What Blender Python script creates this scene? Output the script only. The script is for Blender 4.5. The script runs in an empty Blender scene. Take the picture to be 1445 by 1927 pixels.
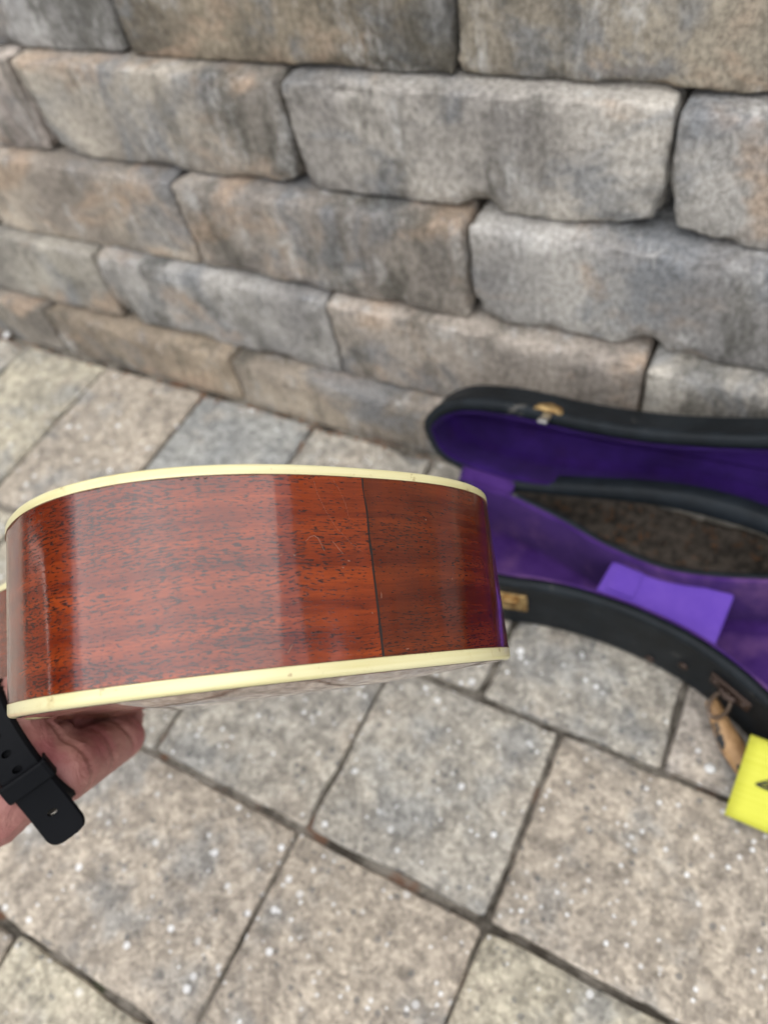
import bpy, bmesh, math, random
from mathutils import Vector, Matrix, noise

random.seed(7)
scene = bpy.context.scene
COL = scene.collection
R = math.radians

# ------------------------------------------------------------------ camera
CAM_H = 0.61
VR = Vector((0.87872525, 0.44879598, -0.16255492))     # image right
VU = Vector((-0.27966344, 0.76004459, 0.58661792))     # image up
VF = Vector((-0.38682075, 0.47001531, -0.7933822))     # view direction
CAM = Vector((0, 0, CAM_H))
cam_data = bpy.data.cameras.new("camera")
cam = bpy.data.objects.new("camera", cam_data)
COL.objects.link(cam)
m = Matrix((VR, VU, -VF)).transposed().to_4x4()
m.translation = CAM
cam.matrix_world = m
cam_data.sensor_fit = 'VERTICAL'
cam_data.sensor_height = 24.0
cam_data.lens = 24.0 * 1450.0 / 1927.0
cam_data.clip_start = 0.01
cam_data.clip_end = 400.0
cam_data.dof.use_dof = True
cam_data.dof.focus_distance = 0.272
cam_data.dof.aperture_fstop = cam_data.lens / 3.4       # 3.4 mm pupil
cam_data.dof.aperture_blades = 0
scene.camera = cam

# ------------------------------------------------------------------ sky, sun, exposure
SUN_EL, SUN_AZ = 79.0, 190.0        # high sun behind thick cloud (azimuth from +Y, clockwise)
world = bpy.data.worlds.new("World")
scene.world = world
world.use_nodes = True
wn = world.node_tree.nodes
wl = world.node_tree.links
wn.clear()
sky = wn.new('ShaderNodeTexSky')
sky.sky_type = 'NISHITA'
sky.sun_disc = False
sky.sun_elevation = R(SUN_EL)
sky.sun_rotation = R(SUN_AZ)
sky.air_density = 1.0
sky.dust_density = 0.3
sky.ozone_density = 1.0
hs = wn.new('ShaderNodeHueSaturation')      # overcast: nearly colourless sky
hs.inputs['Saturation'].default_value = 0.22
bg = wn.new('ShaderNodeBackground')
bg.inputs['Strength'].default_value = 0.15
wo = wn.new('ShaderNodeOutputWorld')
wl.new(sky.outputs[0], hs.inputs['Color'])
wl.new(hs.outputs[0], bg.inputs['Color'])
wl.new(bg.outputs[0], wo.inputs['Surface'])
sun_data = bpy.data.lights.new("sun", 'SUN')
sun_data.energy = 1.45
sun_data.angle = R(100)
sun_data.color = (1.0, 0.96, 0.9)
sun = bpy.data.objects.new("sun", sun_data)
COL.objects.link(sun)
sd = Vector((math.sin(R(SUN_AZ)) * math.cos(R(SUN_EL)), math.cos(R(SUN_AZ)) * math.cos(R(SUN_EL)), math.sin(R(SUN_EL))))
sun.rotation_euler = sd.to_track_quat('Z', 'Y').to_euler()
scene.view_settings.view_transform = 'Standard'
scene.view_settings.look = 'None'
scene.view_settings.gamma = 1.0
scene.view_settings.use_curve_mapping = False
scene.view_settings.exposure = 1.2
scene.render.engine = 'CYCLES'
scene.cycles.use_denoising = True
scene.cycles.max_bounces = 6
scene.cycles.use_adaptive_sampling = True
scene.cycles.adaptive_threshold = 0.03

# ------------------------------------------------------------------ helpers
def mesh_obj(name, verts, faces, mat=None, parent=None, smooth=False, uv=None):
    me = bpy.data.meshes.new(name)
    me.from_pydata([tuple(v) for v in verts], [], faces)
    if uv is not None:
        lay = me.uv_layers.new(name="UVMap")
        for li, lo in enumerate(me.loops):
            lay.data[li].uv = uv[lo.vertex_index]
    if smooth:
        for p in me.polygons:
            p.use_smooth = True
    if mat:
        me.materials.append(mat)
    me.validate()
    o = bpy.data.objects.new(name, me)
    COL.objects.link(o)
    if parent:
        o.parent = parent
    return o


def bm_obj(name, bm, mat=None, parent=None, smooth=False):
    me = bpy.data.meshes.new(name)
    bmesh.ops.recalc_face_normals(bm, faces=bm.faces)
    bm.to_mesh(me)
    bm.free()
    if smooth:
        for p in me.polygons:
            p.use_smooth = True
    if mat:
        me.materials.append(mat)
    o = bpy.data.objects.new(name, me)
    COL.objects.link(o)
    if parent:
        o.parent = parent
    return o


def empty(name, loc=(0, 0, 0)):
    o = bpy.data.objects.new(name, None)
    o.empty_display_size = 0.03
    o.location = loc
    COL.objects.link(o)
    return o


def tag(o, label=None, cat=None, group=None, kind=None):
    if label: o['label'] = label
    if cat: o['category'] = cat
    if group: o['group'] = group
    if kind: o['kind'] = kind
    return o


def cam_pt(px, py, depth):
    """point seen at a photograph pixel, at a distance along the view axis"""
    return CAM + VR * ((px - 722.5) / 1450 * depth) - VU * ((py - 963.5) / 1450 * depth) + VF * depth


def cv(x, y, z):
    """direction given as right, down, forward of the view"""
    return VR * x - VU * y + VF * z


def at_z(px, py, z=0.0):
    d = VR * ((px - 722.5) / 1450) - VU * ((py - 963.5) / 1450) + VF
    return CAM + d * ((CAM_H - z) / -d.z)


def lerp(a, b, t):
    return a + (b - a) * t


def catmull(P, n=8, closed=False):
    P = [Vector(p) for p in P]
    out = []
    N = len(P)
    rng = N if closed else N - 1
    for i in range(rng):
        if closed:
            p0, p1, p2, p3 = P[(i - 1) % N], P[i], P[(i + 1) % N], P[(i + 2) % N]
        else:
            p0, p1, p2, p3 = P[max(i - 1, 0)], P[i], P[i + 1], P[min(i + 2, N - 1)]
        for k in range(n):
            t = k / n
            out.append(0.5 * ((2 * p1) + (p2 - p0) * t + (2 * p0 - 5 * p1 + 4 * p2 - p3) * t * t
                              + (-p0 + 3 * p1 - 3 * p2 + p3) * t ** 3))
    if not closed:
        out.append(P[-1])
    return out


def tube(bm, path, radii, seg=10, caps=True):
    """round tube along a list of points"""
    rings = []
    n = len(path)
    up = Vector((0.13, 0.29, 0.95)).normalized()
    for i, p in enumerate(path):
        t = (path[min(i + 1, n - 1)] - path[max(i - 1, 0)]).normalized()
        a = t.cross(up)
        if a.length < 1e-4:
            a = t.cross(Vector((1, 0, 0)))
        a.normalize()
        b = a.cross(t).normalized()
        up = b
        r = radii[i] if hasattr(radii, '__len__') else radii
        ra, rb = r if hasattr(r, '__len__') else (r, r)
        rings.append([bm.verts.new(p + a * (ra * math.cos(2 * math.pi * k / seg)) + b * (rb * math.sin(2 * math.pi * k / seg)))
                      for k in range(seg)])
    for i in range(n - 1):
        for k in range(seg):
            bm.faces.new((rings[i][k], rings[i][(k + 1) % seg], rings[i + 1][(k + 1) % seg], rings[i + 1][k]))
    if caps:
        bm.faces.new(rings[0][::-1])
        bm.faces.new(rings[-1])


def bevel_box(bm, M, sx, sy, sz, bev=0.001, seg=2):
    tmp = bmesh.new()
    bmesh.ops.create_cube(tmp, size=1.0)
    for v in tmp.verts:
        v.co = Vector((v.co.x * sx, v.co.y * sy, v.co.z * sz))
    if bev > 0:
        bmesh.ops.bevel(tmp, geom=list(tmp.edges), offset=bev, segments=seg, affect='EDGES', profile=0.5)
    vm = {}
    for v in tmp.verts:
        vm[v.index] = bm.verts.new(M @ v.co)
    for f in tmp.faces:
        bm.faces.new([vm[v.index] for v in f.verts])
    tmp.free()


# ------------------------------------------------------------------ node materials
class NM:
    def __init__(self, name):
        self.mat = bpy.data.materials.new(name)
        self.mat.use_nodes = True
        self.t = self.mat.node_tree
        self.t.nodes.clear()
        self.out = self.t.nodes.new('ShaderNodeOutputMaterial')
        self.p = self.t.nodes.new('ShaderNodeBsdfPrincipled')
        self.t.links.new(self.p.outputs[0], self.out.inputs['Surface'])

    def n(self, typ, **kw):
        nd = self.t.nodes.new(typ)
        for k, v in kw.items():
            setattr(nd, k, v)
        return nd

    def link(self, a, b):
        self.t.links.new(a, b)

    def setv(self, sock, v):
        if hasattr(v, 'is_output') or hasattr(v, 'links'):
            self.link(v, sock)
        else:
            sock.default_value = v

    def math(self, op, a, b=None, clamp=False):
        nd = self.n('ShaderNodeMath', operation=op)
        nd.use_clamp = clamp
        self.setv(nd.inputs[0], a)
        if b is not None:
            self.setv(nd.inputs[1], b)
        return nd.outputs[0]

    def mix(self, fac, a, b, mode='MIX'):
        nd = self.n('ShaderNodeMix', data_type='RGBA', blend_type=mode)
        self.setv(nd.inputs[0], fac)
        self.setv(nd.inputs[6], a if not isinstance(a, tuple) else (*a, 1))
        self.setv(nd.inputs[7], b if not isinstance(b, tuple) else (*b, 1))
        return nd.outputs[2]

    def noise(self, vec, scale, detail=3, rough=0.55, dist=0.0):
        nd = self.n('ShaderNodeTexNoise')
        nd.inputs['Scale'].default_value = scale
        nd.inputs['Detail'].default_value = detail
        nd.inputs['Roughness'].default_value = rough
        nd.inputs['Distortion'].default_value = dist
        self.link(vec, nd.inputs['Vector'])
        return nd.outputs['Fac']

    def voronoi(self, vec, scale):
        nd = self.n('ShaderNodeTexVoronoi')
        nd.inputs['Scale'].default_value = scale
        self.link(vec, nd.inputs['Vector'])
        return nd

    def ramp(self, v, lo, hi, a=0.0, b=1.0):
        nd = self.n('ShaderNodeMapRange', interpolation_type='SMOOTHSTEP')
        self.setv(nd.inputs[0], v)
        nd.inputs[1].default_value = lo
        nd.inputs[2].default_value = hi
        nd.inputs[3].default_value = a
        nd.inputs[4].default_value = b
        return nd.outputs[0]

    def mapping(self, vec, scale=(1, 1, 1), loc=(0, 0, 0)):
        nd = self.n('ShaderNodeMapping')
        nd.inputs['Scale'].default_value = scale
        nd.inputs['Location'].default_value = loc
        self.link(vec, nd.inputs['Vector'])
        return nd.outputs[0]

    def objvec(self, rnd=True):
        tc = self.n('ShaderNodeTexCoord')
        if not rnd:
            return tc.outputs['Object']
        oi = self.n('ShaderNodeObjectInfo')
        self.oi = oi
        sc = self.n('ShaderNodeVectorMath', operation='SCALE')
        cb = self.n('ShaderNodeCombineXYZ')
        self.link(oi.outputs['Random'], cb.inputs[0])
        r2 = self.math('FRACT', self.math('MULTIPLY', oi.outputs['Random'], 17.31))
        r3 = self.math('FRACT', self.math('MULTIPLY', oi.outputs['Random'], 91.7))
        self.link(r2, cb.inputs[1])
        self.link(r3, cb.inputs[2])
        self.link(cb.outputs[0], sc.inputs[0])
        sc.inputs['Scale'].default_value = 23.0
        ad = self.n('ShaderNodeVectorMath', operation='ADD')
        self.link(tc.outputs['Object'], ad.inputs[0])
        self.link(sc.outputs[0], ad.inputs[1])
        return ad.outputs[0]

    def bump(self, h, strength, dist, normal=None):
        nd = self.n('ShaderNodeBump')
        nd.inputs['Strength'].default_value = strength
        nd.inputs['Distance'].default_value = dist
        self.link(h, nd.inputs['Height'])
        if normal is not None:
            self.link(normal, nd.inputs['Normal'])
        return nd.outputs[0]

    def base(self, c, level=0.8):
        if level != 1.0:
            c = self.mix(1.0, c, (level, level, level), 'MULTIPLY')
        self.setv(self.p.inputs['Base Color'], c if not isinstance(c, tuple) else (*c, 1))

    def set(self, **kw):
        names = dict(rough='Roughness', metal='Metallic', spec='Specular IOR Level', coat='Coat Weight', coat_rough='Coat Roughness',
                     sss='Subsurface Weight', sheen='Sheen Weight', sheen_rough='Sheen Roughness', ior='IOR', coat_ior='Coat IOR')
        for k, v in kw.items():
            self.setv(self.p.inputs[names[k]], v)


def mat_wall_stone():
    s = NM("weathered_wall_stone")
    v = s.objvec()
    tint = s.oi.outputs['Color']
    big = s.noise(v, 6, 4, 0.6)
    c = s.mix(s.ramp(big, 0.34, 0.66), s.mix(1.0, tint, (0.64, 0.64, 0.655), 'MULTIPLY'), s.mix(1.0, tint, (1.36, 1.35, 1.32), 'MULTIPLY'))
    # warm iron-tinted and cool slate patches cast into the concrete
    pv = s.mapping(v, (1, 1, 1.5), (3.1, 7.7, 1.3))
    c = s.mix(s.ramp(s.noise(pv, 7, 4, 0.6, 0.5), 0.52, 0.64, 0, 0.72), c, (0.44, 0.325, 0.235))
    cv_ = s.mapping(v, (1, 1, 1.2), (9.4, 2.2, 5.5))
    c = s.mix(s.ramp(s.noise(cv_, 8, 5, 0.62, 0.7), 0.52, 0.66, 0, 0.66), c, (0.185, 0.20, 0.22))
    # run-down grime
    gv = s.mapping(v, (1, 1, 0.42), (1.7, 4.4, 8.8))
    g = s.noise(gv, 13, 7, 0.70)
    c = s.mix(s.ramp(g, 0.49, 0.66, 0, 0.74), c, (0.085, 0.08, 0.066))
    # lime bloom
    wv = s.mapping(v, (1, 1, 0.45), (6.7, 0.4, 2.8))
    w = s.noise(wv, 30, 6, 0.76)
    c = s.mix(s.ramp(w, 0.53, 0.70, 0, 0.62), c, (0.56, 0.55, 0.53))
    sp = s.noise(s.mapping(v, (1, 1, 0.7)), 230, 3, 0.75)
    c = s.mix(0.95, c, s.mix(s.ramp(sp, 0.34, 0.66), (0.68, 0.675, 0.66), (1.25, 1.25, 1.24)), 'MULTIPLY')
    s.base(c)
    s.set(rough=0.93, spec=0.25)
    b1 = s.bump(s.noise(v, 210, 3, 0.7), 0.6, 0.0014)
    s.link(b1, s.p.inputs['Normal'])
    return s.mat


def mat_paver():
    s = NM("tumbled_concrete_paver")
    v = s.objvec()
    tint = s.oi.outputs['Color']
    c = s.mix(s.ramp(s.noise(v, 13, 4, 0.6), 0.32, 0.7), s.mix(1.0, tint, (0.84, 0.84, 0.85), 'MULTIPLY'), s.mix(1.0, tint, (1.12, 1.11, 1.09), 'MULTIPLY'))
    c = s.mix(s.ramp(s.noise(s.mapping(v, (1, 1, 1), (4.2, 1.1, 3)), 16, 4, 0.6), 0.50, 0.68, 0, 0.55), c, (0.46, 0.40, 0.335))
    c = s.mix(s.ramp(s.noise(s.mapping(v, (1, 1, 1), (8.2, 5.1, 3)), 18, 4, 0.6), 0.50, 0.68, 0, 0.62), c, (0.26, 0.27, 0.275))
    # sand and aggregate
    a = s.voronoi(v, 330)
    ac = s.n('ShaderNodeSeparateColor')
    s.link(a.outputs['Color'], ac.inputs[0])
    c = s.mix(0.85, c, s.mix(ac.outputs[0], (0.66, 0.65, 0.63), (1.30, 1.29, 1.26)), 'MULTIPLY')
    n2 = s.noise(v, 75, 5, 0.75)
    c = s.mix(0.8, c, s.mix(s.ramp(n2, 0.36, 0.64), (0.62, 0.61, 0.60), (1.32, 1.31, 1.28)), 'MULTIPLY')
    # dark chips
    d = s.voronoi(s.mapping(v, (1, 1, 1), (2.1, 3.3, 0.7)), 130)
    dc = s.n('ShaderNodeSeparateColor')
    s.link(d.outputs['Color'], dc.inputs[0])
    dm = s.math('MULTIPLY', s.math('LESS_THAN', d.outputs['Distance'], 0.30), s.math('GREATER_THAN', dc.outputs[1], 0.86))
    c = s.mix(s.math('MULTIPLY', dm, 0.6), c, (0.11, 0.115, 0.12))
    # white quartz grains, two sizes
    for scale, rad, thr, off in ((84, 0.18, 0.80, 1.9), (170, 0.22, 0.80, 5.7)):
        q = s.voronoi(s.mapping(v, (1, 1, 1), (off, off * 2.3, off * 0.7)), scale)
        qc = s.n('ShaderNodeSeparateColor')
        s.link(q.outputs['Color'], qc.inputs[0])
        lim = s.math('MULTIPLY', qc.outputs[2], rad)
        lim = s.math('ADD', lim, rad * 0.45)
        qm = s.math('MULTIPLY', s.math('LESS_THAN', q.outputs['Distance'], lim), s.math('GREATER_THAN', qc.outputs[0], thr))
        c = s.mix(s.math('MULTIPLY', qm, s.math('ADD', 0.35, s.math('MULTIPLY', qc.outputs[1], 0.6))), c, (0.86, 0.86, 0.85))
    s.base(c)
    s.set(rough=0.9, spec=0.3)
    b1 = s.bump(s.noise(v, 240, 4, 0.7), 0.7, 0.0016)
    s.link(b1, s.p.inputs['Normal'])
    return s.mat


def mat_noise(name, a, b, scale, rough=0.9, bump=0.4, bdist=0.002, bscale=None, **kw):
    s = NM(name)
    v = s.objvec(False)
    s.base(s.mix(s.ramp(s.noise(v, scale, 5, 0.65), 0.3, 0.7), a, b))
    s.set(rough=rough, **kw)
    if bump:
        s.link(s.bump(s.noise(v, bscale or scale * 2.5, 4, 0.65), bump, bdist), s.p.inputs['Normal'])
    return s.mat


def mat_joint():
    s = NM("joint_sand")
    v = s.objvec(False)
    c = s.mix(s.ramp(s.noise(v, 22, 5, 0.75), 0.38, 0.62), (0.06, 0.052, 0.042), (0.25, 0.225, 0.19))
    c = s.mix(s.ramp(s.noise(v, 23, 3, 0.6), 0.58, 0.68, 0, 0.8), c, (0.17, 0.085, 0.05))
    c = s.mix(s.ramp(s.noise(s.mapping(v, (1, 1, 1), (3, 3, 3)), 31, 3, 0.6), 0.6, 0.7, 0, 0.7), c, (0.05, 0.058, 0.03))
    s.base(c)
    s.set(rough=1.0, spec=0.1)
    s.link(s.bump(s.noise(v, 300, 3, 0.6), 0.8, 0.002), s.p.inputs['Normal'])
    return s.mat


def mat_mahogany():
    """UV: x runs round the body in metres, y across the side in metres"""
    s = NM("lacquered_mahogany")
    tc = s.n('ShaderNodeTexCoord')
    uv = tc.outputs['UV']
    # slow wander of the grain
    wob = s.noise(s.mapping(uv, (9, 14, 1)), 1.0, 3, 0.5)
    ad = s.n('ShaderNodeVectorMath', operation='ADD')
    cb = s.n('ShaderNodeCombineXYZ')
    s.link(s.math('MULTIPLY', s.math('SUBTRACT', wob, 0.5), 0.012), cb.inputs[1])
    s.link(uv, ad.inputs[0])
    s.link(cb.outputs[0], ad.inputs[1])
    g = ad.outputs[0]
    # broad ribbon stripes
    rib = s.noise(s.mapping(g, (7, 130, 1)), 1.0, 5, 0.62)
    c = s.mix(s.ramp(rib, 0.28, 0.74), (0.082, 0.0070, 0.0011), (0.225, 0.0345, 0.0040))
    fine = s.noise(s.mapping(g, (55, 1500, 1)), 1.0, 3, 0.6)
    c = s.mix(0.6, c, s.mix(s.ramp(fine, 0.3, 0.7), (0.66, 0.62, 0.6), (1.25, 1.25, 1.25)), 'MULTIPLY')
    # cross figure
    fig = s.noise(s.mapping(uv, (75, 12, 1), (4, 2, 0)), 1.0, 2, 0.5)
    c = s.mix(0.45, c, s.mix(s.ramp(fig, 0.3, 0.7), (0.72, 0.70, 0.68), (1.22, 1.2, 1.15)), 'MULTIPLY')
    # open pores filled dark: short dashes along the grain, denser on one flank
    dens = s.noise(s.mapping(uv, (16, 60, 1), (9, 5, 0)), 1.0, 4, 0.65)
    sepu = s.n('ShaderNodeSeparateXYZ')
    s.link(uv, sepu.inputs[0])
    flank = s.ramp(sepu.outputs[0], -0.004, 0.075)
    other = s.math('LESS_THAN', sepu.outputs[0], -0.0003)      # browner, finer board beyond the seam, darkened further for the weaker light there
    thr = s.math('SUBTRACT', 0.69, s.math('ADD', s.math('MULTIPLY', s.ramp(dens, 0.3, 0.66), 0.10), s.math('MULTIPLY', flank, 0.065)))
    pm = None
    for sc_, of_ in (((270, 1900, 1), (2.3, 0, 0)), ((420, 1800, 1), (7.1, 3.4, 0))):
        pr = s.noise(s.mapping(g, sc_, of_), 1.0, 1, 0.4)
        q = s.math('MINIMUM', s.math('MAXIMUM', s.math('MULTIPLY', s.math('SUBTRACT', pr, thr), 14.0), 0.0), 1.0)
        pm = q if pm is None else s.math('MAXIMUM', pm, q)
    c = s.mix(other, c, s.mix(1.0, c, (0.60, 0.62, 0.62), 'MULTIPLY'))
    c = s.mix(s.math('MULTIPLY', pm, 0.85), c, (0.010, 0.004, 0.004))
    s.base(c, 1.0)
    s.set(rough=0.5, spec=0.04, coat=1.0, coat_rough=0.12, coat_ior=1.64)
    # old lacquer: ripples across the grain and slight sinking into the pores
    rip = s.noise(s.mapping(uv, (48, 9, 1), (1, 3, 0)), 1.0, 1, 0.4)
    rip2 = s.noise(s.mapping(uv, (260, 420, 1)), 1.0, 2, 0.5)
    b = s.bump(rip, 0.6, 0.0024)
    b = s.bump(rip2, 0.06, 0.0004, b)
    b = s.bump(s.math('SUBTRACT', 1.0, pm), 0.15, 0.0001, b)
    s.link(b, s.p.inputs['Coat Normal'])
    s.link(b, s.p.inputs['Normal'])
    return s.mat


def mat_plate_wood():
    s = NM("lacquered_plate_wood")
    v = s.objvec(False)
    rib = s.noise(s.mapping(v, (6, 160, 6)), 1.0, 5, 0.62)
    c = s.mix(s.ramp(rib, 0.28, 0.74), (0.15, 0.032, 0.01), (0.30, 0.08, 0.022))
    s.base(c)
    s.set(rough=0.35, coat=1.0, coat_rough=0.04, coat_ior=1.55)
    s.link(s.bump(s.noise(v, 45, 3, 0.5), 0.08, 0.001), s.p.inputs['Coat Normal'])
    return s.mat


def mat_binding():
    s = NM("aged_cream_celluloid")
    v = s.objvec(False)
    c = s.mix(s.ramp(s.noise(s.mapping(v, (12, 12, 260)), 1.0, 3, 0.6), 0.3, 0.7), (0.66, 0.59, 0.285), (0.75, 0.69, 0.40))
    c = s.mix(s.ramp(s.noise(v, 60, 6, 0.75), 0.54, 0.74, 0, 0.6), c, (0.52, 0.38, 0.16))
    c = s.mix(s.ramp(s.noise(s.mapping(v, (1, 1, 1), (3, 1, 2)), 210, 4, 0.7), 0.63, 0.70, 0, 0.6), c, (0.33, 0.21, 0.10))
    s.base(c)
    s.set(rough=0.35, spec=0.4, coat=0.5, coat_rough=0.15)
    s.link(s.bump(s.noise(v, 180, 3, 0.5), 0.12, 0.0005), s.p.inputs['Normal'])
    return s.mat


def mat_tolex():
    s = NM("black_case_cloth")
    v = s.objvec(False)
    c = s.mix(s.ramp(s.noise(v, 38, 5, 0.7), 0.35, 0.7), (0.006, 0.0085, 0.011), (0.012, 0.017, 0.022))
    c = s.mix(s.ramp(s.noise(v, 36, 5, 0.75), 0.625, 0.68, 0, 0.6), c, (0.15, 0.14, 0.125))
    s.base(c)
    s.set(rough=0.55, spec=0.2)
    vo = s.voronoi(v, 900)
    b = s.bump(vo.outputs['Distance'], 0.5, 0.0005)
    s.link(s.bump(s.noise(v, 60, 4, 0.6), 0.35, 0.003, b), s.p.inputs['Normal'])
    return s.mat


def mat_purple(name, a, b, faded=(0.20, 0.095, 0.23)):
    s = NM(name)
    v = s.objvec(False)
    c = s.mix(s.ramp(s.noise(v, 26, 5, 0.65), 0.3, 0.72), a, b)
    c = s.mix(s.ramp(s.noise(s.mapping(v, (1, 1, 1), (5, 2, 1)), 15, 4, 0.6), 0.5, 0.72, 0, 0.6), c, faded)
    s.base(c)
    s.set(rough=0.95, spec=0.08, sheen=0.06, sheen_rough=0.5)
    s.link(s.bump(s.noise(v, 900, 3, 0.7), 0.5, 0.0008), s.p.inputs['Normal'])
    return s.mat


def mat_skin():
    s = NM("skin")
    v = s.objvec(False)
    c = s.mix(s.ramp(s.noise(v, 34, 4, 0.6), 0.32, 0.7), (0.34, 0.135, 0.12), (0.47, 0.24, 0.195))
    c = s.mix(s.ramp(s.noise(s.mapping(v, (1, 1, 1), (2, 4, 1)), 50, 4, 0.6), 0.48, 0.70, 0, 0.75), c, (0.33, 0.10, 0.105))
    s.base(c)
    s.set(rough=0.5, spec=0.35)
    b = s.bump(s.noise(v, 420, 3, 0.65), 0.35, 0.0007)
    s.link(s.bump(s.noise(v, 75, 3, 0.6, 1.2), 0.55, 0.003, b), s.p.inputs['Normal'])
    return s.mat


def mat_brass():
    s = NM("tarnished_brass")
    v = s.objvec(False)
    f = s.ramp(s.noise(v, 130, 4, 0.6), 0.35, 0.7)
    s.base(s.mix(f, (0.30, 0.17, 0.06), (0.72, 0.52, 0.24)))
    s.set(metal=0.85, rough=s.ramp(s.noise(v, 90, 3, 0.6), 0.3, 0.7, 0.3, 0.6))
    return s.mat


def mat_handle_leather():
    s = NM("worn_handle_leather")
    v = s.objvec(False)
    f = s.ramp(s.noise(v, 48, 3, 0.6), 0.55, 0.60)
    t_ = s.mix(s.ramp(s.noise(v, 110, 4, 0.7), 0.35, 0.65), (0.36, 0.20, 0.085), (0.52, 0.31, 0.14))
    s.base(s.mix(f, t_, (0.016, 0.018, 0.02)))
    s.set(rough=0.6)
    s.link(s.bump(f, 0.5, 0.0008), s.p.inputs['Normal'])
    return s.mat


def mat_plain(name, col, rough=0.5, **kw):
    s = NM(name)
    v = s.objvec(False)
    lo = tuple(x * 0.82 for x in col)
    s.base(s.mix(s.ramp(s.noise(v, 70, 4, 0.6), 0.3, 0.7), lo, col))
    s.set(rough=rough, **kw)
    return s.mat


def mat_note():
    s = NM("yellow_note_paper")
    v = s.objvec(False)
    st = s.noise(s.mapping(v, (10, 420, 10)), 1.0, 3, 0.6)
    s.base(s.mix(s.ramp(st, 0.3, 0.7), (0.58, 0.575, 0.055), (0.64, 0.635, 0.080)))
    s.set(rough=0.7, spec=0.25)
    return s.mat


M_STONE = mat_wall_stone()
M_PAVER = mat_paver()
M_JOINT = mat_joint()
M_EARTH = mat_noise("dark_backfill", (0.02, 0.017, 0.013), (0.06, 0.05, 0.04), 40, 1.0)
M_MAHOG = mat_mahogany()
M_PLATE = mat_plate_wood()
M_BIND = mat_binding()
M_TOLEX = mat_tolex()
M_PURPLE = mat_purple("purple_plush", (0.038, 0.0125, 0.100), (0.068, 0.026, 0.155))
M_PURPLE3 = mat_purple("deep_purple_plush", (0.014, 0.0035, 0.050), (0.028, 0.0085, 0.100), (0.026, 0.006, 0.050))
M_PURPLE2 = mat_purple("bright_purple_felt", (0.125, 0.058, 0.40), (0.165, 0.082, 0.47), (0.145, 0.070, 0.41))
M_SKIN = mat_skin()
M_BRASS = mat_brass()
M_HANDLE = mat_handle_leather()
M_RUBBER = mat_plain("black_rubber", (0.0035, 0.004, 0.0055), 0.6, spec=0.09)
M_SEAM = mat_plain("dark_seam_glue", (0.012, 0.006, 0.004), 0.6)
M_GLUE = mat_plain("aged_glue", (0.16, 0.075, 0.03), 0.6)
M_SCRATCH = mat_plain("bare_wood_scratch", (0.27, 0.12, 0.075), 0.7)
M_NOTE = mat_note()
M_INK = mat_plain("black_ink", (0.02, 0.022, 0.012), 0.6)
M_EBONY = mat_plain("dark_rosewood", (0.035, 0.018, 0.012), 0.5)
M_STEEL = mat_plain("nickel", (0.6, 0.6, 0.58), 0.3, metal=1.0)
M_NYLON = mat_plain("nylon_string", (0.75, 0.74, 0.70), 0.3)
M_PEBBLE = mat_plain("white_stone_chip", (0.82, 0.82, 0.80), 0.6)
M_LEAF = mat_noise("dry_leaf_bits", (0.10, 0.05, 0.025), (0.27, 0.13, 0.06), 90, 0.9, 0)
M_SLEEVE = mat_noise("dark_shirt_cloth", (0.03, 0.035, 0.05), (0.045, 0.05, 0.07), 60, 0.95)


# ------------------------------------------------------------------ tumbled blocks (wall stones, pavers)
def axis_samples(half, r, step):
    """sample positions from -half to half with extra ones through the rounded edges"""
    e = [half - r * k for k in (1.0, 0.72, 0.45, 0.22, 0.0)]
    n = max(2, int(round(2 * (half - r) / step)))
    mid = [-(half - r) + 2 * (half - r) * i / n for i in range(1, n)]
    return [-x for x in e[::-1]] + mid + e


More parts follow.
